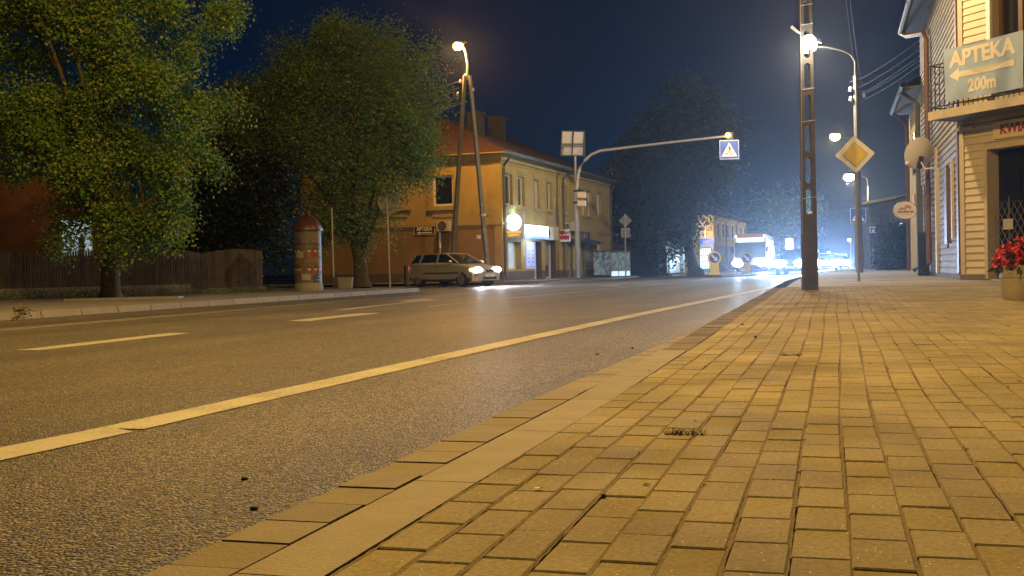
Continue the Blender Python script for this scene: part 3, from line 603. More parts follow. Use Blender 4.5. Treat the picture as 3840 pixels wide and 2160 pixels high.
# ------------------------------------------------------------------ timber corner house on the right
hc = GP(3610, 1050); hz = zp(hc.y); sd = Vector((.636,-.772)).normalized()
FC = Face(hc, sd, (sd.y, -sd.x)); 
if FC.n.y > 0: FC.n = -FC.n
FW = Face((hc.x, hc.y), (0,1), (-1,0)); FR = Face(FC.p(3.0, 0), (1,0), (0,-1))
B2 = thing('timber_house', 'cream clapboard house with chamfered corner entrance and balcony', 'house', (hc.x, hc.y, hz))
zb0, EA = hz+.12, 8.0
dr = (.76, 2.05, hz+.02, 2.92); dw = (.90, 2.0, 4.0, 6.35)
def clap(mb, f, a0, a1, z0, z1, holes=(), e=.155):
    z = z0
    while z < z1:
        zt = min(z+e, z1); segs = [(a0, a1)]
        for h in holes:
            if h[2]-.01 < zt and h[3] > z+.01:
                segs = [q for s in segs for q in ((s[0], min(s[1], h[0])), (max(s[0], h[1]), s[1])) if q[1]-q[0] > .01]
        for a, b in segs:
            mb.add([f.p(a,z,.034), f.p(b,z,.034), f.p(b,zt,.012), f.p(a,zt,.012), f.p(a,z,0), f.p(b,z,0), f.p(a,z+.012,.037), f.p(b,z+.012,.037)], [(4,5,1,0),(0,1,7,6),(6,7,2,3)])
        z += e
def shell(m):
    FC.wall(m, 0, 3.0, hz-.1, EA, [dr, dw], .3); FW.wall(m, 0, 11.2, hz-.1, EA); FR.wall(m, 0, 8, hz-.1, EA)
part('wall', 'trim', B2, shell)
mb = MB(); clap(mb, FC, .13, 2.99, zb0, EA, [(dr[0]-.09, dr[1]+.09, dr[2]-.2, dr[3]+.09), (dw[0]-.11, dw[1]+.11, dw[2], dw[3]+.1)]); mb.build('siding', 'siding', B2)
mb = MB(); clap(mb, FW, .75, 11.1, zb0, EA, [(5.0,6.0,1.2,3.0),(2.3,3.0,1.0,2.9)], .155); mb.build('street_siding', 'oldshadedsiding', B2)
mb = MB(); clap(mb, FR, .1, 8, zb0, EA); mb.build('side_siding', 'siding', B2)
part('corner_board', 'trim', B2, lambda m: (FC.box(m, .0, .125, hz+.1, EA, -.01, .05), FW.box(m, .38, .5, hz+.1, EA, 0, .05), FC.box(m, 2.9, 3.02, hz+.1, EA, 0, .052)))
part('brown_board', 'browntrim', B2, lambda m: (FW.box(m, .04, .36, hz+.15, EA, .0, .07),))
part('plinth', 'plinth', B2, lambda m: (FC.box(m, 0, .72, hz-.05, zb0-.002, 0, .06), FC.box(m, 2.06, 3, hz-.05, zb0-.002, 0, .06), FW.box(m, 0, 11.2, hz-.05, zb0-.002, 0, .05)))
part('door_frame', 'trim', B2, lambda m: (FC.box(m, dr[0]-.085, dr[0], hz+.02, dr[3]+.085, -.02, .06), FC.box(m, dr[1], dr[1]+.085, hz+.02, dr[3]+.085, -.02, .06), FC.box(m, dr[0], dr[1], dr[3], dr[3]+.085, -.02, .058)))
part('window_frame', 'pvc', B2, lambda m: (FC.box(m, dw[0]-.1, dw[0], dw[2], dw[3]+.1, -.02, .07), FC.box(m, dw[1], dw[1]+.1, dw[2], dw[3]+.1, -.02, .07), FC.box(m, dw[0], dw[1], dw[3], dw[3]+.1, -.02, .068)))
w = FC.window(B2, dw, .24, 'browntrim', 'glassdark', .09, 1, name='balcony_door')
part('curtain', 'curtain', w, lambda m: [FC.box(m, dw[1]-.42+k*.07, dw[1]-.36+k*.07, dw[2], dw[3], -.235+.02*(k % 2), -.22+.02*(k % 2)) for k in range(5)])
part('door', 'darkvoid', B2, lambda m: (FC.box(m, dr[0], dr[1], dr[2], dr[3], -.32, -.28), FC.box(m, dr[0]+.18, dr[0]+.22, hz+.1, 2.4, -.28, -.25), FC.box(m, dr[0]+.55, dr[0]+.6, hz+.1, 2.4, -.28, -.24)))
def grille(m):
    for k in range(-4, 9):
        for sg_ in (1, -1):
            a, b = dr[0]+.16*k, hz+.1; e = 1.55; 
            pts = []
            for q in range(13):
                aa = a+sg_*e*q/12*.62+(0 if sg_ > 0 else 1.0); zz = b+e*q/12
                if dr[0]+.02 < aa < dr[1]-.02: pts.append(FC.p(aa, zz, -.08+.008*sg_))
            if len(pts) > 1: m.tube([pts[0], pts[-1]], .008, 4)
    for a in (.45, 1.0): m.tube([FC.p(dr[0]+a, hz+.05, -.075), FC.p(dr[0]+a, 1.9, -.075)], .013, 5)
part('lattice_grille', MT('dullsteel', (.13,.12,.10), .6, .3, 8), B2, grille)
part('door_notice', 'paper', B2, lambda m: FC.box(m, dr[0]+.30, dr[0]+.56, 1.22, 1.44, -.065, -.06))
# balcony
bo, ba0, ba1, bz0, bz1 = .9, -.02, 3.2, 3.60, 3.78
bal = MB(); FC.box(bal, ba0, ba1, bz0, bz1, bo-.05, bo); FC.box(bal, ba0, ba0+.05, bz0, bz1, 0.06, bo-.052); FC.box(bal, ba0+.05, ba1, bz1-.06, bz1-.02, .06, bo-.052)
bl = bal.build('balcony', 'trim', B2)
part('slatted_underside', 'soffit', bl, lambda m: [FC.box(m, ba0+.06, ba1, bz0+.005, bz0+.035, .08+k*.083, .14+k*.083) for k in range(9)])
def rail(m):
    for z in (bz1+.09, bz1+.98):
        m.tube([FC.p(ba0+.02, z, .06), FC.p(ba0+.02, z, bo-.03), FC.p(ba1, z, bo-.03)], .016, 6)
    for k in range(26): m.tube([FC.p(ba0+.05+k*.13, bz1, bo-.03), FC.p(ba0+.05+k*.13, bz1+.98, bo-.03)], .008, 4)
    for k in range(7): m.tube([FC.p(ba0+.02, bz1, .08+k*.125), FC.p(ba0+.02, bz1+.98, .08+k*.125)], .008, 4)
    for k in range(4):
        zc_ = bz1+.25+.22*k; m.tube([FC.p(ba0+.02, zc_+.09*math.sin(q*.6), .15+.6*q/10) for q in range(11)], .01, 4)
part('railing', 'iron', bl, rail)
part('wall_cleat', 'trim', B2, lambda m: FC.box(m, -.03, .42, 3.40, 3.46, .05, .09))
# KWIATY sign
t = thing('florist_sign', 'cream board with dark red capital letters above the doorway', 'sign', FC.p(1.0, 3.12))
part('board', 'cream', t, lambda m: FC.box(m, .96, 2.35, 3.11, 3.47, .05, .08))
letters('lettering', 'KWIATY', .27, 'dkred', FC.p(1.66, 3.285, .087), FC.d, UP, t, .006, 1.0)
# banner on the balcony rail
bn = thing('pharmacy_banner', 'grey-green fabric banner with arrow and distance hung on the balcony rail', 'banner', FC.p(.2, 3.9, bo+.02))
FB = Face(FC.p(0, 0, bo+.025), (FC.d.x, FC.d.y), (FC.n.x, FC.n.y))
bl0, bt0 = FB.px(3541, 186); bl1, bb0 = FB.px(3552, 383); br0 = FB.px(3836, 112)[0]
bz_t, bz_b = bt0, bb0
def brip(u, v): return .018*math.sin(u*7+v*3)+.012*math.sin(u*15-v*5)*(1-v)
V = []; nx, nz_ = 40, 14
for j in range(nz_+1):
    for i in range(nx+1):
        u, v = i/nx, j/nz_; V.append(FB.p(bl0+(br0-bl0)*u+.02*(1-v), bz_b+(bz_t-bz_b)*v-.02*math.sin(u*math.pi)*(v), brip(u, v)))
MB().add(V, [(j*(nx+1)+i, j*(nx+1)+i+1, (j+1)*(nx+1)+i+1, (j+1)*(nx+1)+i) for j in range(nz_) for i in range(nx)]).build('cloth', 'banner', bn, True)
def on_banner(ob):                                     # lay the printing on the rippled cloth
    off = root_of(bn).location
    for v in ob.data.vertices:
        w_ = v.co+off; a = (w_-FB.P).dot(FB.d); u = (a-bl0)/(br0-bl0); vv = (w_.z-bz_b)/(bz_t-bz_b); k = (w_-FB.P).dot(FB.n)
        v.co += FB.n*(brip(u, vv)-.0)
bw, bh = br0-bl0, bz_t-bz_b
on_banner(letters('lettering', 'APTEKA', bh*.40, 'bannerletter', FB.p(bl0+bw*.49, bz_b+bh*.76, .005), FB.d, UP, bn, .020, bw*.86/(bh*.40*3.75), .0008))
on_banner(letters('lettering', '200m', bh*.32, 'bannerletter', FB.p(bl0+bw*.49, bz_b+bh*.215, .005), FB.d, UP, bn, .016, .9, .0008))
on_banner(part('arrow', 'bannerletter', bn, lambda m: m.prism([(-.43,0),(-.30,.13),(-.30,.055)]+[(-.3+.7*k/14,.055) for k in range(1,15)]+[(.4-.7*k/14,-.055) for k in range(0,15)]+[(-.30,-.13)], FB.p(bl0+bw*.5, bz_b+bh*.47, .004), FB.d*bw, UP*bh, .002)))
# street side details: downpipes, eaves, gutter, shutters
ye = [FW.px(3497, 700)[0], FW.px(3457, 700)[0]]
def eav(m, f, a0, a1, z, o, th=.1): m.add([f.p(a0,z,-.2), f.p(a1,z,-.2), f.p(a1,z-.02,o), f.p(a0,z-.02,o), f.p(a0,z+th,-.2), f.p(a1,z+th,-.2), f.p(a1,z+th*.5,o), f.p(a0,z+th*.5,o)], [(0,1,2,3),(4,7,6,5),(3,2,6,7),(0,3,7,4),(1,5,6,2)])
ZG = 7.62
part('eaves', 'soffit', B2, lambda m: (eav(m, FW, -.3, 10.9, ZG, .55), eav(m, FC, -.1, 3.4, ZG+.002, .6)))
mb = MB(); mb.poly([FW.p(-.3,ZG+.1,.5), FW.p(10.9,ZG+.1,.5), FW.p(10.9,ZG+2.6,-3.5), FW.p(-.3,ZG+2.6,-3.5)]); mb.poly([FC.p(0,ZG+.1,.5), FC.p(3.4,ZG+.1,.5), FC.p(3.4,ZG+2.6,-3.5), FC.p(0,ZG+2.6,-3.5)]); mb.build('roof', 'darkroof', B2)
def gutter_run(m, f, a0, a1, z, o):
    m.tube([f.p(a0,z,o), f.p(a1,z,o)], .085, 8)
    k = a0
    while k < a1: m.tube([f.p(k,z,o), f.p(k+.03,z,o)], .095, 8); k += .35
mb = MB(); gutter_run(mb, FW, .0, ye[0]+3.0, ZG+.02, .62); mb.build('gutter_pipe', 'zinc', B2)
mb = MB(); a = ye[0]; mb.tube([FW.p(a+2.9,ZG-.02,.6), FW.p(a+2.2,ZG-.25,.5), FW.p(a+.3,ZG-.55,.15), FW.p(a,ZG-.8,.12), FW.p(a,hz+.35,.12), FW.p(a-.05,hz+.14,.30)], .075, 10); mb.build('downpipe', 'pipebrown', B2, True)
part('service_pipe', 'trim', B2, lambda m: FW.box(m, FW.px(3522,800)[0]-.1, FW.px(3522,800)[0]+.1, hz+.1, 3.6, 0, .09))
part('shutter', 'browntrim', B2, lambda m: FW.box(m, 2.35, 2.95, 1.0, 2.85, .03, .10))
part('cable_duct', 'trim', B2, lambda m: FW.box(m, 1.25, 1.42, 1.1, 2.9, .03, .085))
# second (lower) house behind it
B3 = thing('lower_house', 'narrow plastered house attached beyond the clapboard house', 'house', (hc.x, hc.y+11.2, hz))
part('wall', 'ochre', B3, lambda m: (FW.box(m, 11.205, 17.5, hz-.1, 6.0, -6, -.02),))
part('eaves', 'soffit', B3, lambda m: eav(m, FW, 10.95, 17.6, 6.0, .5)); part('roof', 'darkroof', B3, lambda m: m.poly([FW.p(10.95,6.12,.5), FW.p(17.6,6.12,.5), FW.p(17.6,8.2,-3.5), FW.p(10.95,8.2,-3.5)]))
mb = MB(); gutter_run(mb, FW, 10.5, 17.4, 6.05, .57); mb.build('gutter_pipe', 'zinc', B3)
a = ye[1]; mb = MB(); mb.tube([FW.p(a+.5,6.0,.57), FW.p(a+.35,5.85,.4), FW.p(a,5.55,.1), FW.p(a,hz+.3,.1), FW.p(a-.05,hz+.12,.28)], .075, 10); mb.build('downpipe', 'zinc', B3, True)
mb = MB(); mb.tube([FW.p(17.0,6.0,.57), FW.p(17.0,5.7,.2), FW.p(17.0,5.4,.08), FW.p(17.0,hz+.1,.08)], .07, 8); mb.build('downpipe', 'pipebrown', B3, True)
part('poster_board', 'orangeart', B3, lambda m: FW.box(m, 14.6, 15.4, 2.2, 2.9, -.02, .03)); part('door', 'darkvoid', B3, lambda m: FW.box(m, 12.3, 13.5, hz, 2.4, -.025, .012))
part('window', 'glassdark', B3, lambda m: FW.box(m, 14.2, 15.4, 3.6, 5.0, -.025, .015))
# utility duct box against the wall
P = FW.p(FW.px(3480, 950)[0]-1.2, hz, .25); t = thing('cable_cabinet', 'slim blue-grey cable cabinet standing against the house wall', 'cabinet', P)
part('case', MT('cabinetpaint', (.035,.045,.06), .95, .3, 4, spec=.05), t, lambda m: (m.ob(P+Vector((-.12,-.2,0)), (.3,0,0), (0,.4,0), (0,0,1.25)),)); part('conduit', 'zinc', t, lambda m: (m.tube([P+Vector((0,0,1.25)), P+Vector((0,0,2.6))], .03, 6), m.tube([P+Vector((.09,0,1.25)), P+Vector((.09,0,2.6))], .022, 6)))
# satellite dish
dc = AT(3449, 576, 30.6); t = thing('satellite_dish', 'oval beige satellite dish seen from behind on the house wall', 'satellite dish', dc)
ax_ = Vector((-.48,.80,.28)).normalized(); e1 = ax_.cross(UP).normalized(); e2 = e1.cross(ax_)
mb = MB(); V = [];  ring = 28
for i in range(7):
    r = i/6*.43 if i else .001; V += [dc+e1*(r*1.02*math.cos(2*math.pi*k/ring))+e2*(r*1.05*math.sin(2*math.pi*k/ring))+ax_*(r*r*.55-.06) for k in range(ring)]
n0 = len(V); V2 = [v+ax_*.015 for v in V]
Fc = [(i*ring+k, i*ring+(k+1) % ring, (i+1)*ring+(k+1) % ring, (i+1)*ring+k) for i in range(6) for k in range(ring)]
Fc += [tuple(n0+q for q in f[::-1]) for f in Fc] + [(6*ring+k, 6*ring+(k+1) % ring, n0+6*ring+(k+1) % ring, n0+6*ring+k) for k in range(ring)]
mb.add(V+V2, Fc); mb.build('reflector', 'dish', t, True)
part('bracket', 'plastic', t, lambda m: m.ob(dc-e1*.05-e2*.40-ax_*.12, e1*.11, e2*.34, ax_*.10))
wp = FW.p(FW.px(3500, 620)[0], 3.3, .06)
part('wall_arm', 'pvc', t, lambda m: m.tube([dc-e2*.2-ax_*.1, dc-e2*.38-ax_*.2+e1*.1, Vector((wp.x, dc.y-.2, dc.z-.42))], .022, 6))
lp = AT(3402, 612, 30.3); part('feed_arm', 'pvc', t, lambda m: m.tube([dc-e2*.42, (dc-e2*.5+lp)/2, lp], .02, 6)); part('feed_horn', 'pvc', t, lambda m: m.ball(lp, .06, n=10))
# oval hanging sign
oc = AT(3396, 788, 36.0); cd = CR @ Vector((0,0,1)); cd = Vector((cd.x, cd.y, 0)).normalized(); cu = UP.cross(cd)
t = thing('oval_sign', 'cream oval projecting butcher-style sign with sunrise picture', 'sign', oc)
ell = lambda a, b, n=36: [(a*math.cos(2*math.pi*k/n), b*math.sin(2*math.pi*k/n)) for k in range(n)]
part('sign_box', 'cream_lit', t, lambda m: m.prism(ell(.36,.285), oc-cd*.12, cu, UP, .12))
part('rim', 'brownletter', t, lambda m: m.tube([oc+cu*(.36*math.cos(k*math.pi/18))+UP*(.285*math.sin(k*math.pi/18)) for k in range(37)], .008, 5, False))
letters('lettering', 'GROMULSKI', .103, 'brownletter', oc+UP*-.055+cd*.006, cu, UP, t, .003, .95)
part('sunrise', 'orangeart', t, lambda m: [m.prism([(-.02,0),(.02,0),(.012,.1),(-.012,.1)], oc+cu*(.06+.05*math.cos(q))+UP*(.03+.05*math.sin(q))+cd*.003, cu*math.sin(q)-UP*math.cos(q), cu*math.cos(q)+UP*math.sin(q), .004) for q in (.3,.7,1.1,1.5,1.9,2.3)]+[m.prism([(-.26,0),(.05,0),(.0,.05),(-.15,.07)], oc+UP*.02+cd*.003, cu, UP, .004)])
part('rule', 'orangeart', t, lambda m: m.prism([(-.2,0),(.2,0),(.2,.012),(-.2,.012)], oc-UP*.15+cd*.003, cu, UP, .004))
part('bracket', 'iron', t, lambda m: m.tube([oc+cu*.36, Vector((hc.x, oc.y+.12, oc.z))], .02, 6))
# ------------------------------------------------------------------ planter
pc = GP(3755, 1125); pc = Vector((pc.x+.30, pc.y+.06, zp(pc.y)))
t = thing('flower_planter', 'round concrete tub of red flowers outside the florist doorway', 'planter', pc)
part('tub', 'tub', t, lambda m: m.lathe([(.27,0),(.29,.05),(.315,.42),(.32,.44),(.27,.44),(.26,.38)], pc, 28), True)
part('metal_band', 'steel', t, lambda m: m.lathe([(.3065,.285),(.3135,.288),(.3155,.338),(.3085,.341)], pc, 28))
part('soil', 'earth', t, lambda m: m.lathe([(.265,.39),(.01,.41)], pc, 20))
def leaf_cloud(cent, spread, per, size, flat=.25, droop=.4, asp=.62, n_seed=0, face=None):
    r = np.random.default_rng(n_seed+11); n = len(cent)*per
    c = np.repeat(cent, per, 0)+r.normal(0, 1, (n,3))*spread
    ax1 = r.normal(0, 1, (n,3)); ax1[:,2] = ax1[:,2]*.6-droop; ax1 /= np.linalg.norm(ax1, axis=1)[:,None]
    t2 = r.normal(0, 1, (n,3)); t2[:,2] += .2
    if face is not None: t2 = t2*.55+np.repeat(face, per, 0)*1.5; t2 = np.cross(t2, ax1)
    b = np.cross(ax1, t2) if face is None else t2; b /= np.linalg.norm(b, axis=1)[:,None]+1e-9
    L_ = size*r.uniform(.65,1.3,(n,1)); nn = np.cross(ax1, b)
    V = np.stack([c, c+ax1*L_*.45+b*L_*asp*.5+nn*L_*flat*.3, c+ax1*L_, c+ax1*L_*.45-b*L_*asp*.5+nn*L_*flat*.3], 1).reshape(-1, 3)
    return V, np.arange(n*4).reshape(-1, 4)
def dome(cx, rx, rz, n, seed):
    r = np.random.default_rng(seed); v = r.normal(0, 1, (n,3)); v /= np.linalg.norm(v, axis=1)[:,None]; v[:,2] = np.abs(v[:,2]); return np.array(cx)+v*np.array([rx, rx, rz])*r.uniform(.75,1.0,(n,1))
V, Fq = leaf_cloud(dome(pc+Vector((0,0,.46)), .34, .30, 170, 3), .025, 22, .05, .3, .0, .9, 5); np_mesh('flowers', V, Fq, 'petal', t)
V, Fq = leaf_cloud(dome(pc+Vector((0,0,.42)), .30, .24, 90, 4), .05, 14, .07, .2, .3, .6, 6); np_mesh('foliage', V, Fq, 'leafdark', t)
V, Fq = leaf_cloud(np.array([pc+Vector((-.31*math.cos(a), -.31*math.sin(a), .42)) for a in np.linspace(-.6,2.2,9)]), .02, 8, .12, .2, 1.6, .3, 8); np_mesh('trailing_leaves', V, Fq, 'leafdark', t)
# ------------------------------------------------------------------ lattice pole, lamp standards, wires
BULB = {'warm': ('bulb_orange', (1,.68,.34)), 'white': ('bulb_white', (1,.86,.62)), 'yellow': ('bulb_yellow', (1,.72,.22)), 'orange': ('bulb_orange', (1,.50,.10)), 'sodium': ('bulb_orange', (1,.59,.14))}
def luminaire(parent, p, d, kind, power, size=.3, r=.12):
    size *= 1.15
    d = Vector((d[0], d[1], 0)).normalized(); bm_, lc = BULB[kind]
    hs = MB(); hs.ball(p+UP*size*.45-d*.12, size*.85, 1.0, .62, .22, 14); o = hs.build('lamp_housing', 'iron', parent, True)
    bs = MB(); bs.ball(p, size*.74, 1, .8, .74, 14); b = bs.build('lamp_bowl', bm_, parent, True)
    light(p-UP*(size*.55+.1), power, lc, r, parent); return b
pw0, pw1 = GP(3009, 1087), GP(3066, 1087); pb = (pw0+pw1)/2; zb_ = zp(pb.y); wv = Vector((.969,.247,0)); hw0 = .132
t = thing('lattice_pole', 'dark concrete ladder-like pole with long slots standing at the pavement edge', 'utility pole', (pb.x, pb.y, zb_))
scale_px = (pb-C0).dot(CR @ Vector((0,0,-1)))/F
def zpx(y): return H+((985)-y)*scale_px
def hwid(z): return hw0-(z-zb_)*.0066
slots = [(8,99),(116,222),(240,332),(358,452),(474,571),(591,688),(707,804)]
slots = [(zpx(b), zpx(a)) for a, b in slots][::-1]; slots += [(slots[-1][1]+.1+k*.56, slots[-1][1]+.54+k*.56) for k in range(5)]
ptop = 8.6; dv = Vector((-wv.y, wv.x, 0)); ln = lambda z: pb+wv*(-.0012*(z-zb_))
mb = MB()
def pbox(z0, z1, a0, a1, dep=.085):                     # a piece between two heights, fractions across the pole
    V = []
    for z in (z0, z1):
        q = ln(z); w = hwid(z); qq = Vector((q.x, q.y, z)); V += [qq+wv*(a0*w)-dv*dep, qq+wv*(a1*w)-dv*dep, qq+wv*(a1*w)+dv*dep, qq+wv*(a0*w)+dv*dep]
    mb.add(V, [(0,3,2,1),(4,5,6,7),(0,1,5,4),(1,2,6,5),(2,3,7,6),(3,0,4,7)])
zc_ = zb_-.2; IN = .52
for a, b in slots:
    pbox(zc_, a, -1, 1); pbox(a, b, -1, -IN); pbox(a, b, IN, 1); 
    for zz, sg_ in ((a, 1), (b, -1)):                   # rounded slot ends
        pbox(*sorted((zz, zz+sg_*.022)), -IN, -IN*.55); pbox(*sorted((zz, zz+sg_*.022)), IN*.55, IN)
    zc_ = b
pbox(zc_, ptop, -1, 1); mb.build('shaft', 'tarpole', t)
part('grip_wire', 'steelpole', t, lambda m: [m.tube([Vector((ln(z).x, ln(z).y, z))-wv*hwid(z)*1.08-dv*.1, Vector((ln(z).x, ln(z).y, z))+wv*hwid(z)*1.05-dv*.1+UP*.03], .006, 4) for z in (zpx(340), zpx(460), zpx(745), zpx(28), zpx(100))]+[m.tube([Vector((ln(z).x, ln(z).y, z))-wv*hwid(z)*1.07-dv*.09 for z in (zpx(880), zpx(500), zpx(0))], .006, 4)])
cb = Vector((ln(zpx(120)).x, ln(zpx(120)).y, zpx(122)))-wv*(hwid(3)+.06)-dv*.08
part('cable_clamp', 'steelpole', t, lambda m: m.tube([cb+wv*.06-UP*.04, cb, cb-wv*.10+UP*.09], [.02,.025,.03], 7))
part('tag_plate', 'white', t, lambda m: m.ob(Vector((ln(1).x, ln(1).y, zpx(800)))-wv*.04-dv*.09, wv*.08, -dv*.004, UP*.035))
lt_ = Vector((-.97,25.4,8.8)); part('lamp_arm', 'steelpole', t, lambda m: m.tube([Vector((ln(8.4).x, pb.y, 8.3)), Vector((-.5,21.2,8.8)), Vector((-.7,22.8,9.0)), lt_+UP*.1], .035, 8))
luminaire(t, lt_, (-.2,1), 'warm', 2500)
lq = Vector((ln(4.5).x, ln(4.5).y, zpx(172)))-dv*.30-wv*.02; t = thing('street_lamp', 'blazing white lamp fixed high on the ladder-like pole', 'street lamp', lq)  # added lamp, shows the far lamp's glare in front of the pole
part('bracket', 'steelpole', t, lambda m: m.tube([lq+dv*.2, lq+UP*.03, lq+wv*.22-UP*.02], .012, 6)); part('lamp_bowl', 'bulb_white', t, lambda m: m.ball(lq, .125, n=16), True); light(lq-dv*.2-UP*.12, 45, (1,.86,.62), .08, t)
t = thing('street_lamp', 'street lamp hung on a span cable above the kerb, over the top of the picture', 'street lamp', (-2.2,9.0,0))
part('span_cable', 'iron', t, lambda m: m.tube([(-10,3,9.9), (-2.2,7.4,9.65), (7,13,10)], .012, 5)); luminaire(t, Vector((-2.2,7.4,9.3)), (0,1), 'sodium', 5300)
t = thing('street_lamp', 'street lamp hung on a span cable above the near carriageway, above the picture', 'street lamp', (-8.3,13.5,ZR))
part('span_cable', 'iron', t, lambda m: m.tube([(-14.5,5,9.6), (-8.3,13.5,9.5), (4,8,10)], .012, 5)); luminaire(t, Vector((-8.3,13.5,9.3)), (-1,0), 'sodium', 3300)
# A-frame pole with orange lamp by the corner building
pa, pbx = G(1690, 1062, ZL), G(1838, 1058, ZL); dA = pbx.y
pm = G(1765, 1059.5, ZL); dd = (pm-C0).dot(CR @ Vector((0,0,-1)))
Q = lambda x, y: AT(x, y, dd)
t = thing('a_frame_pole', 'two-legged concrete pole carrying an orange lamp beside the corner building', 'utility pole', pm)
for a, b in (((1692,1063),(1743,283)), ((1834,1058.5),(1761,283))): part('leg', 'concrete', t, lambda m: m.tube([Q(*a), Q(*b)], [.12,.085], 4))
part('crossbar', 'iron', t, lambda m: (m.tube([Q(1728,352), Q(1772,352)], .04, 6), m.tube([Q(1735,320), Q(1768,318)], .03, 6), m.tube([Q(1722,375), Q(1775,378)], .02, 6)))
part('lamp_arm', 'steelpole', t, lambda m: m.tube([Q(1751,300), Q(1753,240), Q(1748,200), Q(1741,184), Q(1728,172)], .045, 8))
for x, y in ((1726,306),(1745,285),(1774,336),(1716,353)): part('insulator', 'white', t, lambda m: m.lathe([(.02,-.06),(.05,-.05),(.055,0),(.03,.02),(.05,.04),(.02,.08)], Q(x,y), 10))
part('cable_loop', 'iron', t, lambda m: (m.tube([Q(1707,398), Q(1701,420), Q(1704,440), Q(1711,450)], .015, 5), m.tube([Q(1776,340), Q(1780,365), Q(1776,385)], .012, 5)))
part('pole_band', 'steel', t, lambda m: m.tube([Q(1809,802), Q(1810,812)], .135, 10)); part('pole_sign', 'white', t, lambda m: m.ob(Q(1813,896)-Vector((.2,.3,0)), (.16,0.05,0), (0,.01,0), (0,0,.16)))
luminaire(t, Q(1718,172), (-.96,-.28), 'orange', 2000, .27)
t_afr = t
# lamp pole with curved arm further up the pavement
def lamp_pole(label, d, base, pts, lamp, kind, power, size=.32, ins=False, rad=(.15,.10), grp='street lamps receding up the street'):
    QQ = lambda x, y: AT(x, y, d); bz = QQ(*base); bz.z = zp(60); t = thing('street_lamp', label, 'street lamp', bz, grp)
    top = QQ(*pts[0]); part('pole', 'farpole', t, lambda m: m.tube([bz, top], list(rad), 8))
    part('arm', 'iron', t, lambda m: m.tube([QQ(*p) for p in pts], .04, 7))
    if ins:
        for x, y in ins: part('insulator', 'white', t, lambda m: m.lathe([(.03,-.09),(.08,-.06),(.08,0),(.04,.02),(.08,.05),(.03,.11)], QQ(x,y), 8))
        part('crossarm', 'iron', t, lambda m: [m.tube([QQ(x-22,y+3), QQ(x+22,y-3)], .03, 5) for x, y in ((3208,305),(3211,340),(3211,368))])
    luminaire(t, QQ(*lamp), (-1,0), kind, power, size); return t
lamp_pole('tall lamp pole with long curved arm and white insulators behind the diamond sign', 46, (3224,1020), [(3208,285),(3206,232),(3190,205),(3160,190),(3103,176),(3050,172)], (3030,174), 'white', 4200, .42, [(3189,336),(3190,371),(3240,358),(3208,308),(3208,322),(3209,365)])
lamp_pole('yellow-glowing lamp just left of the diamond sign top', 80, (3225,1008), [(3219,640),(3216,545),(3200,520),(3175,515)], (3131,512), 'yellow', 2600, .46, rad=(.14,.10))
lamp_pole('white lamp directly under the diamond sign', 112, (3262,1003), [(3256,700),(3250,668),(3225,660)], (3184,664), 'white', 3800, .62, rad=(.15,.11))
lamp_pole('small white lamp right of the signpost at mid height', 150, (3290,998), [(3286,800),(3284,775),(3280,768)], (3278,764), 'white', 3200, .55, rad=(.16,.12))
lamp_pole('tiny round white lamp touching the right edge of the signpost', 165, (3240,996), [(3230,760),(3226,745),(3222,741)], (3216,740), 'yellow', 700, .38, rad=(.14,.11))
lamp_pole('dim greenish lamp above the blue information board', 170, (3272,996), [(3272,850),(3271,845)], (3268,841), 'yellow', 300, .34, rad=(.12,.10))
lamp_pole('amber lamp low beside the signpost on its left', 210, (3192,992), [(3190,910),(3189,902)], (3185,899), 'yellow', 500, .42, rad=(.12,.1))
# more poles on the right without lamps
def plain_pole(label, d, base, top, r=.1, tilt=0, mt='farpole', name='utility_pole'):
    b = AT(*base, d); b.z = zp(60); t = thing(name, label, 'utility pole', b); part('shaft', mt, t, lambda m: m.tube([b, AT(*top, d)], [r, r*.75], 8)); return t
t = plain_pole('leaning pale pole near the end of the right-hand pavement', 70, (3357,1010), (3326,812), .11, mt='concrete')
t = thing('utility_pole', 'dark twin-legged ladder pole behind the information board', 'utility pole', (AT(3255,1012,62).x, AT(3255,1012,62).y, zp(60)))
part('leg', 'farpole', t, lambda m: m.tube([AT(3249,1012,62), AT(3247,775,62)], .05, 6)); part('leg', 'farpole', t, lambda m: m.tube([AT(3260,1012,62), AT(3256,775,62)], .05, 6))
part('rung', 'farpole', t, lambda m: [m.tube([AT(3248,y,62), AT(3259,y,62)], .045, 5) for y in range(790,1010,26)])
part('crossarm', 'iron', t, lambda m: [m.tube([AT(3232,y,62), AT(3275,y-4,62)], .03, 5) for y in (782,798,812)])
# wires
def wire(label, pts, r, grp, wm='farpole'):
    o = MB().tube(pts, r, 5).build('overhead_wire', wm, None, False, pts[0]); tag(o, label, 'wire', grp)
def wspan(a, b, sag): return [a+(b-a)*k/10-UP*sag*4*(k/10)*(1-k/10) for k in range(11)]
for (a, b, c, e) in ((1724,306,1560,338),(1722,330,1590,352),(1722,340,1580,362),(1720,362,1590,385),(1718,384,1570,400),(1752,382,1580,420)):
    wire('overhead wire strung from the two-legged pole into the tree crown', wspan(Q(a,b), AT(c-250, e+32, dd+2), .15), .022, 'wires at the two-legged pole')
for (a, b, c, e) in ((3215,302,3330,215),(3218,330,3330,250),(3225,355,3345,262),(3228,360,3340,282),(3240,374,3315,320)):
    wire('thin overhead wire running right from the insulator pole', wspan(AT(a,b,46), AT(c+150, e-90, 40), .1), .006, 'wires fanning right from the insulator pole', 'iron')
for (a, c) in ((3200,3165),(3216,3180)): wire('steep overhead wire dropping from the top of the picture to the insulator pole', wspan(AT(c, -60, 24), AT(a+10, 290, 46), .1), .005, 'wires dropping to the insulator pole')
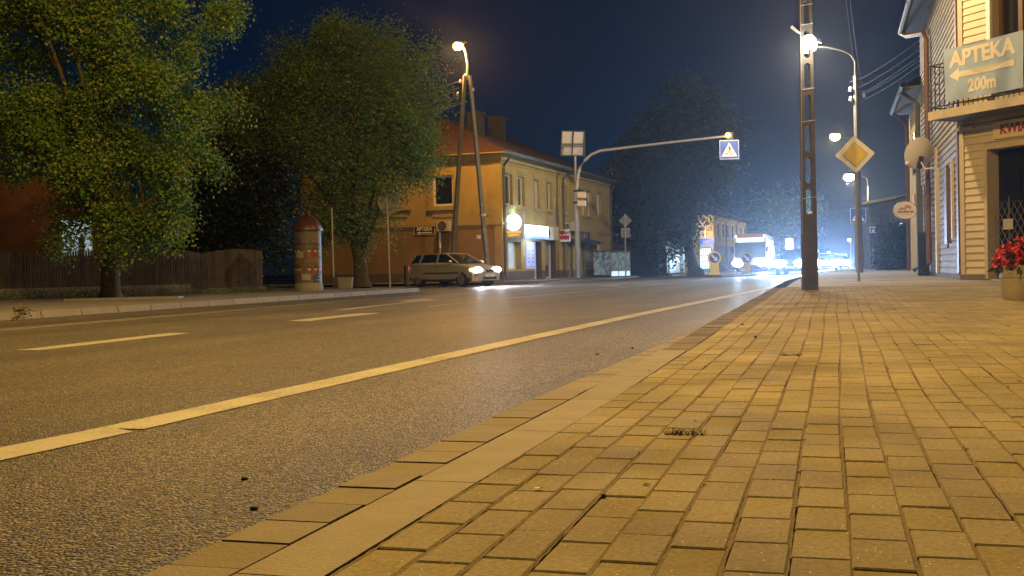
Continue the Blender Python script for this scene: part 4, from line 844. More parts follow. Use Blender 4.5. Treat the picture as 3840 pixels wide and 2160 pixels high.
for y0, y1 in ((742,735),(754,748),(780,776),(792,800)): wire('faint overhead wire crossing the street in the distance', wspan(AT(3095, y0+6, 60), AT(3262, y1, 62), .08), .012, 'wires crossing the far street')
for k, (y0, y1) in enumerate(((783,770),(790,783),(798,795),(806,808))): wire('pale overhead wire between the two far right poles', wspan(AT(3262, y0, 62), AT(3324, y1-12, 68), .08), .014, 'wires between the far right poles')
# ------------------------------------------------------------------ road signs
def sign_face(name, poly, m, o, u, parent, t=.004): return part(name, m, parent, lambda mm: mm.prism(poly, o, u, UP, t))
def rrect(w, h, r=.04, n=4):
    out = []
    for cx, cy, a in ((w-r,h-r,0),(-w+r,h-r,90),(-w+r,-h+r,180),(w-r,-h+r,270)): out += [(cx+r*math.cos(math.radians(a+90*k/n)), cy+r*math.sin(math.radians(a+90*k/n))) for k in range(n+1)]
    return out
# priority diamond
sp_ = GP(3221, 1055); dS = (sp_-C0).dot(CR @ Vector((0,0,-1))); t = thing('priority_sign', 'yellow and white diamond priority sign on a grey post', 'road sign', (sp_.x, sp_.y, zp(sp_.y)))
QS = lambda x, y, o=0: AT(x, y, dS+o)
part('post', 'steelpole', t, lambda m: m.tube([Vector((sp_.x, sp_.y, zp(sp_.y)-.1)), QS(3206,600)], .034, 10))
su = (QS(3278,574)-QS(3129,590)); su = Vector((su.x, su.y, 0)).normalized(); cS = QS(3203.5,580)-su.cross(UP)*-.05
nS = su.cross(UP)
if nS.dot(C0-cS) < 0: nS = -nS
def dia(r, k=.93): return [(r,0),(0,r*k),(-r,0),(0,-r*k)]
def rot2(pl, a): return [(x*math.cos(a)-y*math.sin(a), x*math.sin(a)+y*math.cos(a)) for x, y in pl]
def rdia(r, c=.05):
    pts = []; P4 = [(r,0),(0,r*.94),(-r,0),(0,-r*.94)]
    for i in range(4):
        p, a, b = Vector(P4[i]), Vector(P4[i-1]), Vector(P4[(i+1) % 4]); pts += [tuple(p+(a-p).normalized()*c), tuple(p+(a+b-2*p)*.012), tuple(p+(b-p).normalized()*c)]
    return pts
sr = 75/F*dS
tl = .055
part('back_plate', 'signback', t, lambda m: m.prism(rot2(rdia(sr*1.01), tl), cS-nS*.02, su, UP, .02))
part('white_plate', 'white', t, lambda m: m.prism(rot2(rdia(sr), tl), cS+nS*.001, su, UP, .006))
part('black_line', 'blacksign', t, lambda m: m.prism(rot2(dia(sr*.635,.96), tl), cS+nS*.008, su, UP, .002))
part('yellow_field', 'yellowsign', t, lambda m: m.prism(rot2(dia(sr*.61,.96), tl), cS+nS*.011, su, UP, .002))
# pedestrian crossing signs
def ped_sign(parent, c, u, hw, hh):
    n = u.cross(UP)
    if n.dot(C0-c) < 0: u = -u; n = u.cross(UP)
    part('back_plate', 'white', parent, lambda m: m.prism(rrect(hw, hh, hw*.06), c-n*.03, u, UP, .03))
    part('blue_field', 'bluesign', parent, lambda m: m.prism(rrect(hw*.95, hh*.95, hw*.05), c+n*.002, u, UP, .004))
    part('triangle', 'white', parent, lambda m: m.prism([(-.83*hw,-.72*hh),(.83*hw,-.72*hh),(0,.74*hh)], c+n*.008, u, UP, .004))
    k = hw
    def man(m):
        o = c+n*.014
        for pl in ([(-.03,.32),(.05,.34),(.10,.26),(.09,.0),(-.02,.0),(-.06,.2)], [(-.02,.02),(.06,.02),(-.06,-.25),(-.22,-.55),(-.30,-.52),(-.14,-.25)], [(.02,.02),(.10,0),(.16,-.26),(.28,-.5),(.2,-.56),(.08,-.28)], [(-.04,.3),(-.02,.22),(-.14,.10),(-.22,-.02),(-.27,.02),(-.18,.16)], [(.06,.3),(.10,.22),(.20,.08),(.18,-.06),(.13,-.06),(.14,.06)],
                   [(-.05+.07*math.cos(a*.7854)+.07, .44+.08*math.sin(a*.7854)) for a in range(8)], [(-.56,-.42),(-.24,-.42),(-.24,-.36),(-.56,-.36)], [(.30,-.42),(.56,-.42),(.56,-.36),(.30,-.36)]):
            m.prism([(x*k, y*hh) for x, y in pl], o, u, UP, .003)
    part('walking_figure', 'blacksign', parent, man)
# gantry with solar panels, flashing amber lamp and pedestrian sign
mp_ = G(2167, 1043, ZL); FG = Face(mp_, (1,0), (0,-1)); GP_ = lambda x, y, o=0: (lambda r: FG.p(r[0], r[1], o))(FG.px(x, y))
t = thing('crossing_gantry', 'grey mast with curved arm, solar panels and hanging pedestrian sign over the road', 'road sign', mp_)
part('mast', 'steelpole', t, lambda m: m.tube([mp_, GP_(2163,860), GP_(2160,705)], [.125,.115,.105], 12))
part('panel_mast', 'steelpole', t, lambda m: m.tube([GP_(2163,740,-.06), GP_(2157,640,-.06), GP_(2156,585,-.06)], .06, 10))
part('arm', 'steel', t, lambda m: m.tube([GP_(*p) for p in ((2163,735),(2164,690),(2168,656),(2175,628),(2192,602),(2218,579),(2252,565),(2350,553),(2530,532),(2722,511))], [.075]*7+[.07,.065,.055], 10), True)
for y in (716,760): part('clamp', 'iron', t, lambda m: m.tube([GP_(2161,y-4), GP_(2162,y+4)], .135, 10))
for y0, y1 in ((722,743),(753,773)): part('control_box', 'cream', t, lambda m: m.ob(GP_(2171,y1,.05), GP_(2199,y1,.05)-GP_(2171,y1,.05), (0,-.28,0), (0,0,(y1-y0)/F*56.3)))
for x0, x1, x2, x3 in ((2117,2153,2137,2101),(2160,2196,2180,2143)):
    A_, B_, C_, D_ = GP_(x0,497,.45), GP_(x1,497,.45), GP_(x2,580,-.25), GP_(x3,580,-.25)
    part('solar_panel', 'pvc', t, lambda m: m.add([A_,B_,C_,D_]+[p+Vector((0,.035,.03)) for p in (A_,B_,C_,D_)], [(0,1,2,3),(7,6,5,4),(0,4,5,1),(1,5,6,2),(2,6,7,3),(3,7,4,0)]))
part('panel_frame', 'zinc', t, lambda m: [m.tube([GP_(*a), GP_(*b)], .025, 5) for a, b in (((2115,495,.47),(2201,497,.47)),((2098,583,-.2),(2196,583,-.2)),((2115,495,.47),(2098,583,-.2)),((2201,497,.47),(2182,583,-.2)),((2112,548,.1),(2112,582,.1)),((2194,520,.1),(2194,582,.1)),((2110,541,.12),(2188,541,.12)),((2112,548,.12),(2192,549,.12)),((2156,497,.45),(2140,583,-.2)))])
part('lamp_case', 'plastic', t, lambda m: m.ob(GP_(2733,520,-.02), GP_(2748,520)-GP_(2733,520), (0,.15,0), (0,0,.32)))
part('amber_lamp', 'bulb_amber', t, lambda m: m.ball(GP_(2731,508,.12), .13, 1, .5, 1.0, 14), True)
light(GP_(2731,508,.5), 40, (1,.55,.06), .1, t)
cP = GP_(2735.5,562,.1); hw = 35.5/F*54; ped_sign(t, cP, Vector((.985,.17,0)).normalized(), hw, hw)
# sign seen from behind: diamond over square plate
b_ = G(2346, 1037, ZL); ds = (b_-C0).dot(CR @ Vector((0,0,-1))); QB = lambda x, y, o=0: AT(x, y, ds+o); u_ = Vector((.96,.28,0)).normalized()
t = thing('reversed_road_sign', 'back of a diamond road sign above a square plate on a thin post', 'road sign', b_)
part('post', 'steelpole', t, lambda m: m.tube([b_, QB(2344,803)], .035, 8)); r_ = 25/F*ds
part('diamond_plate', 'signback', t, lambda m: m.prism(rot2(rdia(r_), .03), QB(2345,827,.05), u_, UP, .015)); part('square_plate', 'signback', t, lambda m: m.prism(rrect(.24,.26,.03), QB(2346,873,.05), u_, UP, .015))
for y in (821,834,867,880): part('clamp', 'iron', t, lambda m: m.tube([QB(2333,y), QB(2360,y-1)], .012, 5))
# round sign from behind
b_ = G(1463, 1077, ZL); d1 = (b_-C0).dot(CR @ Vector((0,0,-1))); Q1 = lambda x, y, o=0: AT(x, y, d1+o)
t = thing('reversed_round_sign', 'back of a round road sign on a grey post before the ochre wall', 'road sign', b_)
part('post', 'steelpole', t, lambda m: m.tube([b_, Q1(1450,730)], .03, 8)); r_ = 39/F*d1
part('plate', 'signback', t, lambda m: m.prism([(r_*math.cos(k*math.pi/18), r_*1.17*math.sin(k*math.pi/18)) for k in range(36)], Q1(1458,758,.05), (.96,.28,0), UP, .012))
part('edge_flange', 'steel', t, lambda m: m.tube([Q1(1458,758,.045)+Vector((.96,.28,0))*(r_*math.cos(k*math.pi/18))+UP*(r_*1.17*math.sin(k*math.pi/18)) for k in range(37)], .012, 5, False))
for y in (734,738,783,788): part('clamp', 'steel', t, lambda m: m.tube([Q1(1434,y), Q1(1474,y-1)], .012, 5))
# thin post behind the poster column
b_ = G(1252, 1082, ZL); d1 = (b_-C0).dot(CR @ Vector((0,0,-1))); t = thing('sign_post', 'thin grey post between poster column and tree', 'post', b_)
part('shaft', 'steelpole', t, lambda m: m.tube([b_, AT(1244,780,d1)], .03, 8)); part('collar', 'steel', t, lambda m: m.tube([AT(1246,905,d1), AT(1246,912,d1)], .04, 8))
# yellow keep-right bollards on the island
def bollard(label, P, s):
    t = thing('island_bollard', label, 'bollard', P); d = (P-C0).dot(CR @ Vector((0,0,-1))); u = Vector((.98,.2,0)).normalized(); n = u.cross(UP)
    part('body', 'yellowsign', t, lambda m: m.add([P+u*a*s+n*b*s+UP*z*s for z, w, q in ((0,.30,.16),(.08,.30,.16),(.1,.25,.14),(.62,.22,.12)) for a, b in ((-w,q),(w,q),(w,-q),(-w,-q))], [(0,1,2,3)]+[(4*i+k, 4*i+(k+1) % 4, 4*i+4+(k+1) % 4, 4*i+4+k) for i in range(3) for k in range(4)]+[(12,13,14,15)]))
    c = P+UP*.92*s; circ = lambda r: [(r*math.cos(k*math.pi/14), r*math.sin(k*math.pi/14)) for k in range(28)]
    part('ring', 'yellowsign', t, lambda m: m.prism(circ(.375*s), c-n*.07, u, UP, .14)); part('white_ring', 'white', t, lambda m: m.prism(circ(.30*s), c+n*.072, u, UP, .006)); part('blue_disc', 'bluesign', t, lambda m: m.prism(circ(.282*s), c+n*.08, u, UP, .005))
    a = -math.pi/4; part('arrow', 'white', t, lambda m: m.prism([(x*s, y*s) for x, y in rot2([(.24,0),(.05,.15),(.05,.055),(-.24,.055),(-.24,-.055),(.05,-.055),(.05,-.15)], a)], c+n*.087, u, UP, .004)); return t
Pi = G(2680, 1030, ZL); bollard('yellow keep-right bollard at the near end of the traffic island', Pi, .98); Pi2 = G(2800, 1023, ZL); bollard('yellow keep-right bollard further along the island, half lost in glare', Pi2, .98)
# distant signs on the right pavement
def post_sign(label, d, x, ytop, ybase=1012): 
    b = AT(x, ybase, d); b.z = zp(60); t = thing('road_sign', label, 'road sign', b); part('post', 'steelpole', t, lambda m: m.tube([b, AT(x-2, ytop, d)], .04, 7)); return t
t = post_sign('blue pedestrian crossing sign partly hidden by the diamond signpost', 56, 3228, 782); c = AT(3218, 808, 55.9); hw = 29/F*56; ped_sign(t, c, Vector((.97,.24,0)).normalized(), hw, hw*.95)
t = post_sign('blue information board with white picture panel', 66, 3274, 846); c = AT(3271, 866, 65.8); u = Vector((.97,.24,0)).normalized(); n = u.cross(UP)
part('board', 'bluesign', t, lambda m: m.prism(rrect(.27,.31,.02), c, u, UP, .02)); part('panel', 'white', t, lambda m: m.prism(rrect(.2,.19,.01), c+UP*.07+n*.022, u, UP, .004)); part('pictogram', 'blacksign', t, lambda m: (m.prism([(-.1,-.14),(-.03,-.14),(-.03,.06),(-.1,.06)], c+UP*.07+n*.03, u, UP, .003), m.prism([(-.1,.06),(.12,.06),(.12,-.02),(.07,.0),(.02,.04),(-.02,.14),(-.08,.14)], c+UP*.06+n*.03, u, UP, .003)))
t = post_sign('yellow diamond sign far along the right pavement', 84, 3262, 880); c = AT(3257, 898, 83.8); part('plate', 'white', t, lambda m: m.prism(rdia(.44), c, u, UP, .015)); part('yellow_field', 'yellowsign', t, lambda m: m.prism(dia(.37), c+n*.018, u, UP, .004))
def nostop(label, d, x, y, r, yb):
    t = post_sign(label, d, x, y-6, yb); c = AT(x, y, d-.1); circ = lambda q: [(q*math.cos(k*math.pi/12), q*math.sin(k*math.pi/12)) for k in range(24)]
    part('red_ring', 'redsign', t, lambda m: m.prism(circ(r), c, u, UP, .015)); part('blue_disc', 'bluesign', t, lambda m: m.prism(circ(r*.78), c+n*.017, u, UP, .004)); part('red_cross', 'redsign', t, lambda m: [m.prism(rot2([(-r*.8,-r*.1),(r*.8,-r*.1),(r*.8,r*.1),(-r*.8,r*.1)], a), c+n*(.023+.002*k), u, UP, .004) for k, a in enumerate((.785,-.785))])
nostop('red and blue no-stopping sign on a leaning pale post', 78, 3281, 921, .30, 1008); nostop('smaller no-stopping sign further off near the end of the pavement', 110, 3301, 948, .20, 1003)
# ------------------------------------------------------------------ poster column, bin, black bollard
pcn = G(1158, 1090, ZL); t = thing('advertising_column', 'round poster column with dull red domed cap and ball finial', 'advertising column', pcn)
R_ = 51/F*(pcn-C0).dot(CR @ Vector((0,0,-1))); dcol = R_/51
hgt = lambda y: (1090-y)*dcol
part('base', 'concrete', t, lambda m: m.lathe([(R_*1.06,0),(R_*1.06,hgt(1078)),(R_*1.0,hgt(1062)),(R_*.99,hgt(1060))], pcn, 28))
part('drum', 'postergrey', t, lambda m: m.lathe([(R_*.985,hgt(1061)),(R_*.985,hgt(863))], pcn, 32), True)
part('dome', 'redcol', t, lambda m: m.lathe([(R_*1.12,hgt(866)),(R_*1.13,hgt(858)),(R_*1.0,hgt(845)),(R_*.8,hgt(828)),(R_*.5,hgt(814)),(R_*.15,hgt(808)),(R_*.1,hgt(806))], pcn, 32), True)
part('finial', 'iron', t, lambda m: m.ball(pcn+UP*hgt(798), .075), True)
front = math.atan2(C0.y-pcn.y, C0.x-pcn.x)
def patch(mb, a0, a1, z0, z1, off=.004, n=6):
    r = R_*.985+off; q = [(front+math.radians(a0+(a1-a0)*k/n)) for k in range(n+1)]
    mb.add([pcn+Vector((r*math.cos(a), r*math.sin(a), z)) for a in q for z in (z0, z1)], [(2*k, 2*k+2, 2*k+3, 2*k+1) for k in range(n)])
def posters(m, L_):
    mb = MB()
    for i, (a0, a1, y0, y1) in enumerate(L_): patch(mb, a0, a1, hgt(y1), hgt(y0), .004+.0005*i)
    mb.build('poster', m, t)
rq = random.Random(3)
posters('poster', [(-80,-10,905,925),(-5,60,900,925),(20,50,875,895),(-85,-20,970,990),(-15,55,965,985),(-85,80,1000,1035)])
posters('paper', [(-58,-15,945,968),(52,84,945,965),(-30,10,1027,1050),(35,75,1035,1040),(35,75,1046,1052)])
posters('posterred', [(12,40,935,965),(0,18,1015,1030),(-70,-55,1020,1045),(60,80,1005,1035),(-20,-8,948,965)])
posters('posterblue', [(-50,-30,895,912),(2,18,900,915),(-20,10,965,975),(20,45,1030,1060),(52,66,960,968),(-75,-60,1045,1060)])
def heads(m):
    for a in (-62,-40,5,32,55): 
        for y in (938, 1006): patch(m, a-6, a+6, hgt(y+9), hgt(y), .012, 3)
part('print', 'skin', t, heads)
part('dark_print', 'blacksign', t, lambda m: [patch(m, a-7, a+7, hgt(y), hgt(y-5), .013, 3) for a in (-62,-40,5,32,55) for y in (938,1006)]+[patch(m, -80+k*9, -75+k*9, hgt(922), hgt(912), .011, 2) for k in range(16)]+[patch(m, 40, 70, hgt(y+3), hgt(y), .012, 3) for y in (1030,1043,1056)])
b_ = G(1297, 1081, ZL); t = thing('litter_bin', 'squat square concrete litter bin left of the second tree', 'litter bin', b_)
part('body', 'concrete', t, lambda m: m.add([b_+Vector((.96*a-.28*b, .28*a+.96*b, z)) for z, w in ((0,.20),(.36,.23),(.36,.17),(.2,.16)) for a, b in ((-w,-w),(w,-w),(w,w),(-w,w))], [(4*i+k, 4*i+(k+1) % 4, 4*i+4+(k+1) % 4, 4*i+4+k) for i in range(3) for k in range(4)]+[(12,13,14,15)]))
part('liner', 'plastic', t, lambda m: m.ob(b_+Vector((-.32,-.28,.02)), (.2,.06,0), (-.02,.05,0), (0,0,.36)))
b_ = G(1525, 1070, ZL); t = thing('black_bollard', 'black cylindrical bollard behind the car', 'bollard', b_)
part('shaft', 'plastic', t, lambda m: m.lathe([(.09,0),(.09,.70),(.08,.73),(.02,.74)], b_, 16), True); part('base_plate', 'iron', t, lambda m: m.lathe([(.14,0),(.14,.02),(.1,.025)], b_, 16))
# ------------------------------------------------------------------ fence, verge growth, orange house
f0, f1 = AT(-260, 1100, 29), AT(990, 1100, 35.5); f0.z = f1.z = ZL; fd = (f1-f0); fl = fd.length; fu = fd.normalized(); fn = Vector((fu.y, -fu.x, 0))
if fn.y > 0: fn = -fn
t = thing('picket_fence', 'long brown picket fence with wavy top on a low concrete base', 'fence', f0)
part('base_wall', 'concrete', t, lambda m: (m.ob(f0-fn*.1-UP*.3, fu*(fl*.735), fn*.25, UP*.56), m.ob(f0+fu*fl*.735-fn*.1-UP*.3, fu*(fl*.265), fn*.24, UP*.42)))
mb = MB(); k = 0; pitch = .073; nP = int(fl/pitch)
for k in range(nP):
    a = (k+.5)*pitch; fr = a/fl; z0 = (ZL+.24) if fr < .735 else ZL+.10
    ph = (fl-a)/2.36; top = ZL+1.20+.13*abs(math.sin(ph*math.pi+.35))+random.uniform(-.008,.008) + (0 if fr > .62 else -.04)
    o = f0+fu*(a-.027)+fn*(.02+random.uniform(0,.006)); w = .055
    pts = [(0,z0-ZL),(w,z0-ZL),(w,top-ZL-.03),(w*.75,top-ZL-.006),(w*.5,top-ZL),(w*.25,top-ZL-.006),(0,top-ZL-.03)]
    mb.prism(pts, o, fu, UP, .02)
mb.build('pickets', 'wood', t)
for z in (.42,1.0): part('rail', 'wood', t, lambda m: m.ob(f0+UP*z-fn*.03, fu*fl, fn*.045, UP*.07))
for k in range(int(fl/2.36)+1): part('post', 'wood', t, lambda m: m.ob(f0+fu*(k*2.36)-fn*.12, fu*.1, fn*.09, UP*1.2))
V, Fq = leaf_cloud(np.array([f0+fu*(fl*rng.uniform(.05,1))+fn*rng.uniform(.3,2.6)+Vector((0,0,.02)) for k in range(900)]), .09, 9, .07, .1, -1.6, .18, 21)
o = np_mesh('verge_grass', V, Fq, 'grass'); tag(o, 'sparse short grass between fence and kerb', 'grass', None, 'stuff')
o = structure(MB().prism([(-1.3,-.35),(1.2,-.3),(1.3,.25),(-1.2,.3)], G(470,1122,ZL)-UP*.005, (.86,.5,0), (-.5,.86,0), .045), 'tree_pit_edge', 'concrete')
V, Fq = leaf_cloud(np.array([G(75+rng.uniform(-25,25), 1172+rng.uniform(-4,4), ZL) for k in range(12)]), .05, 10, .06, .3, 0, .6, 31); o = np_mesh('dead_leaves', V, Fq, 'deadgrass', None, 4, None); tag(o, 'small heap of dead leaves on the far kerb at the left edge', 'leaves', None, 'stuff')
oh = AT(200, 1085, 44); oh.z = ZL; ohu = (AT(560, 1085, 46)-AT(-200, 1085, 42)); ohu.z = 0; ohu.normalize(); FO = Face(oh, ohu, (ohu.y, -ohu.x))
if FO.n.y > 0: FO.n = -FO.n
t = thing('orange_house', 'orange-brown single-storey house behind the left picket fence', 'house', oh)
a0, a1 = FO.px(-330, 900)[0], FO.px(490, 900)[0]; zE = FO.px(100, 655)[1]; wn = FO.rect(226, 820, 352, 935); wn = (wn[0], wn[1], wn[2]-.3, wn[3])
part('wall', 'orangehouse', t, lambda m: (FO.wall(m, a0, a1, 0, zE, [wn], .15), m.poly([FO.p(a1,0), FO.p(a1,0,-7), FO.p(a1,zE,-7), FO.p(a1,zE)])))
part('roof', 'darkroof', t, lambda m: (m.add([FO.p(a0,zE,.4), FO.p(a1+.3,zE,.4), FO.p(a1+.3,zE+2.6,-4), FO.p(a0,zE+2.6,-4), FO.p(a1+.3,zE,-8), FO.p(a0,zE,-8)], [(0,1,2,3),(3,2,4,5),(1,4,2),(0,1,4,5)])))
w = FO.window(t, wn, .12, 'pvc', 'lit_window', .06); part('blind', 'pvc', w, lambda m: [FO.box(m, wn[0]+.06, wn[1]-.06, wn[2]+.25*k, wn[2]+.25*k+.03, -.128, -.115) for k in range(1, 6)])  # glowing pane stands in for a white shutter lit by a lamp
part('post', 'wood', t, lambda m: FO.box(m, FO.px(298,900)[0]-.1, FO.px(298,900)[0]+.1, 0, FO.px(298,890)[1], .25, .42))
# ------------------------------------------------------------------ trees
def tree(label, base, d, trunk_px, trunk_r, ells, nclump, per, leaf, lm='leaf', seed=0, spread=.30, name='tree', cat='tree', limbs=16, shell=.45):
    base = Vector(base); t = thing(name, label, cat, base); r = np.random.default_rng(seed)
    tp = [AT(x, y, d) for x, y in trunk_px]; tp[0] = base-UP*.05
    E = []
    for x, y, rx, ry in ells:
        c = AT(x, y, d); E.append((np.array(c), np.array([rx/F*d, (rx*.7+ry*.3)/F*d*.85, ry/F*d]), rx*ry))
    tot = sum(e[2] for e in E); cents = []; faces = []
    for c, rad, w in E:
        n = max(4, int(nclump*w/tot/5)); v = r.normal(0,1,(n,3)); v /= np.linalg.norm(v, axis=1)[:,None]
        q = c+v*(shell+(.97-shell)*r.uniform(0,1,(n,1))**.5)*rad; fc = v*np.array([1,1,.6])+np.array([0,0,.9]); fc /= np.linalg.norm(fc, axis=1)[:,None]
        for k in range(5):                              # each spray is a short drooping run of leaf clumps
            h = v*np.array([1,1,0])*.30*k*spread*1.5+np.array([0,0,-1])*(.25*k*k*.35*spread*1.5)
            cents.append(q+h+r.normal(0,1,(n,3))*spread*.9); faces.append(fc)
    cents = np.concatenate(cents); faces = np.concatenate(faces)
    mb = MB(); rs_ = [trunk_r*1.35]+[trunk_r*(1-.55*k/(len(tp)-1)) for k in range(1, len(tp))]
    tp2 = [tp[0], tp[0]+(tp[1]-tp[0]).normalized()*trunk_r*1.6]+tp[1:]; mb.tube(tp2, [trunk_r*1.45]+[trunk_r*1.03]+rs_[1:], 12); tr = mb.build('trunk', 'bark', t, True)
    mb = MB()
    for k in range(limbs):
        e = Vector(cents[r.integers(len(cents))]); s = tp[1+int(r.integers(len(tp)-1))]; m_ = (s+e)/2+UP*(.08*(e-s).length)
        mb.tube([s, m_, e], [trunk_r*.32, trunk_r*.2, .02], 6)
    mb.build('limbs', 'bark', tr, True)
    V, Fq = leaf_cloud(cents, spread, per, leaf, .25, .45, .74, seed, faces); np_mesh('crown', V, Fq, lm, t); return t
tree('big leafy street tree in front of the left fence, nearest of the trees', G(415,1120,ZL), 25.8, [(415,1120),(413,1000),(405,880),(395,700),(400,450),(410,150),(400,-150)], .225,
     [(300,-170,400,330),(500,130,250,200),(190,230,300,260),(530,380,270,250),(250,520,270,210),(480,660,230,190),(330,800,150,110),(590,770,120,95),(800,45,80,50),(735,330,90,130),(90,380,180,230),(660,560,120,120),(480,860,70,50)], 980, 125, .076, 'leaf', 1, .185, shell=.62)
V, Fq = leaf_cloud(np.array([AT(448+6*k, 985+8*(k % 3), 25.6) for k in range(6)]), .05, 5, .085, .25, .3, .75, 5); o = np_mesh('trunk_sprig', V, Fq, 'leaf', bpy.data.objects['tree'])
tree('second street tree with bare leaning trunk before the ochre wall', G(1358,1078,ZL), 38, [(1358,1078),(1350,980),(1330,880),(1318,760),(1330,600),(1340,400),(1350,200)], .24,
     [(1370,240,220,150),(1180,275,200,135),(1050,390,160,150),(1450,350,180,200),(1260,430,220,170),(1505,500,115,130),(1350,600,200,110),(1310,740,105,120),(1250,820,60,60),(1360,810,70,50),(1535,600,50,60),(1250,125,65,45),(980,430,80,90)], 900, 115, .092, 'leaf', 2, .25, shell=.62)
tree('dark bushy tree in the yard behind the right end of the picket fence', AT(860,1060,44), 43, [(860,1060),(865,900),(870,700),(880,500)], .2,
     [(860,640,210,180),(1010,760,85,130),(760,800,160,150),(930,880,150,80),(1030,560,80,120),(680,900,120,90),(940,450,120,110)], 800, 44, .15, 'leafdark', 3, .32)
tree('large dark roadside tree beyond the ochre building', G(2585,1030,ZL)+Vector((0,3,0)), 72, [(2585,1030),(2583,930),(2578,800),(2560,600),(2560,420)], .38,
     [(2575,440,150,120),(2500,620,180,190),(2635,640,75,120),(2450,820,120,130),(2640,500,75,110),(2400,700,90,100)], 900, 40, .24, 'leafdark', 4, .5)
tree('pale-edged tree leaning over the far road behind the bus', AT(2960,1010,125), 125, [(2985,1010),(2980,900),(2965,800)], .3, [(2930,830,95,60),(2985,765,60,50),(2880,790,60,50),(2960,880,45,30)], 260, 36, .35, 'leaf', 5, .8)
# low dark growth and far canopy behind the yards on the left
0 and tree('dark tree crown between the two street trees further back', AT(960,1050,60), 60, [(960,1050),(955,700),(950,450)], .3, [(930,420,130,150),(1010,300,80,90),(880,560,130,120)], 350, 40, .22, 'leafdark', 6, .5)
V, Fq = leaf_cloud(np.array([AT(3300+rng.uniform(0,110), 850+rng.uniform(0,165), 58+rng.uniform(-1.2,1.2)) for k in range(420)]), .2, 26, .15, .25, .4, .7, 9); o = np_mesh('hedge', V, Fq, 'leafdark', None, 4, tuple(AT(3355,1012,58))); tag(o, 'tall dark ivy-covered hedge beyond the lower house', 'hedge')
# ------------------------------------------------------------------ background buildings
def block(name, label, d, x0, x1, depth, ztop, wallm, roofm, rise=2.0, ang=None, cat='house'):
    P = AT(x0, 1020, d); P.z = 0; 
    u = Vector((math.cos(YAW), math.sin(YAW), 0)) if ang is None else Vector((math.cos(ang), math.sin(ang), 0))
    f = Face(P, (u.x, u.y), (u.y, -u.x))
    a1 = f.px(x1, 900)[0]; t = thing(name, label, cat, (P.x, P.y, 0))
    part('wall', wallm, t, lambda m: (f.box(m, 0, a1, -.1, ztop, -depth, 0), m.poly([f.p(0,ztop), f.p(a1,ztop), f.p(a1/2,ztop+rise)]), m.poly([f.p(0,ztop,-depth), f.p(a1,ztop,-depth), f.p(a1/2,ztop+rise,-depth)])))
    part('roof', roofm, t, lambda m: (m.ob(f.p(-.2,ztop-.05,.3), f.p(a1/2,ztop+rise,.3)-f.p(-.2,ztop-.05,.3), -f.n*(depth+.6), UP*.12), m.ob(f.p(a1+.2,ztop-.05,.3), f.p(a1/2,ztop+rise,.3)-f.p(a1+.2,ztop-.05,.3), -f.n*(depth+.6), UP*.12)))
    return t, f, a1
t, f, a1 = block('gable_house', 'tall dim gabled house just beyond the ochre building', 74, 2235, 2470, 10, 5.9, 'brownwall', 'darkroof', 2.6)
part('chimney', 'brick', t, lambda m: f.box(m, a1*.45, a1*.45+.5, 7.2, 9.4, -3, -2.4)); part('window', 'glassdark', t, lambda m: f.box(m, a1*.6, a1*.6+1, 3.2, 4.8, .002, .03))
t, f, a1 = block('ochre_annex', 'low ochre shop building half hidden by the dark roadside tree', 82, 2450, 2625, 8, 3.2, 'ochre', 'darkroof', .8)
q = f.rect(2503, 913, 2562, 1022); part('door', 'mottled_glow', t, lambda m: f.box(m, q[0], q[1], .1, q[3], .004, .05)); part('door_frame', 'pvc', t, lambda m: (f.box(m, q[0]-.1, q[0], .1, q[3]+.1, .004, .09), f.box(m, q[1], q[1]+.1, .1, q[3]+.1, .004, .09), f.box(m, (q[0]+q[1])/2, (q[0]+q[1])/2+.3, .1, q[3], .051, .09)))
part('shop_window', 'lit_shop', t, lambda m: f.box(m, q[0]+.15, q[0]+.8, .1, 1.1, .055, .07))
light(f.p((q[0]+q[1])/2, 1.2, .8), 60, (.6,.8,1), .3, t)
# yellow house row with corner shop
yP = AT(2678, 1016, 100); yP.z = 0; YD = Vector((.06,.998,0)).normalized(); FY = Face(yP, (YD.x, YD.y), (YD.y, -YD.x)); YL = Vector((-YD.y, YD.x)); FYL = Face(yP, (YL.x, YL.y), (-YD.x, -YD.y))
t = thing('yellow_row', 'distant yellow two-storey row with dark roof and lit corner shop', 'building', yP); YH = 5.1
yend = FY.px(2800, 900)[0]; yend = min(max(yend, 14), 60)
part('wall', 'ochre', t, lambda m: (FY.wall(m, 0, yend, 2.4, YH), FYL.wall(m, 0, 7, 2.4, YH), m.poly([FY.p(yend,0), FY.p(yend,YH), FY.p(yend,YH,-7), FY.p(yend,0,-7)])))
part('lower_wall', 'farslab', t, lambda m: (FY.wall(m, 0, yend, 0, 2.4), FYL.wall(m, 0, 7, 0, 2.4)))
part('roof', 'darkroof', t, lambda m: m.add([FY.p(-.4,YH,.45), FY.p(yend+.3,YH,.45), FY.p(yend+.3,YH+2,-3.5), FY.p(1.5,YH+2,-3.5), FY.p(-.4,YH,-7.4), FY.p(yend+.3,YH,-7.4)], [(0,1,2,3),(4,0,3),(5,4,3,2),(0,4,5,1)]))
for k in range(4): part('downpipe', 'pipebrown', t, lambda m: m.tube([FY.p(.3+yend*k/3.3,YH-.1,.4), FY.p(.3+yend*k/3.3,YH-.6,.1), FY.p(.3+yend*k/3.3,.1,.1)], .07, 6))
for k in range(7):
    a = yend*(k+.6)/7.4; w = part('window', 'pvc', t, lambda m: FY.box(m, a, a+.95, 3.1, 4.5, .004, .06)); part('pane', 'glassdark', w, lambda m: FY.box(m, a+.08, a+.87, 3.18, 4.42, .06, .064))
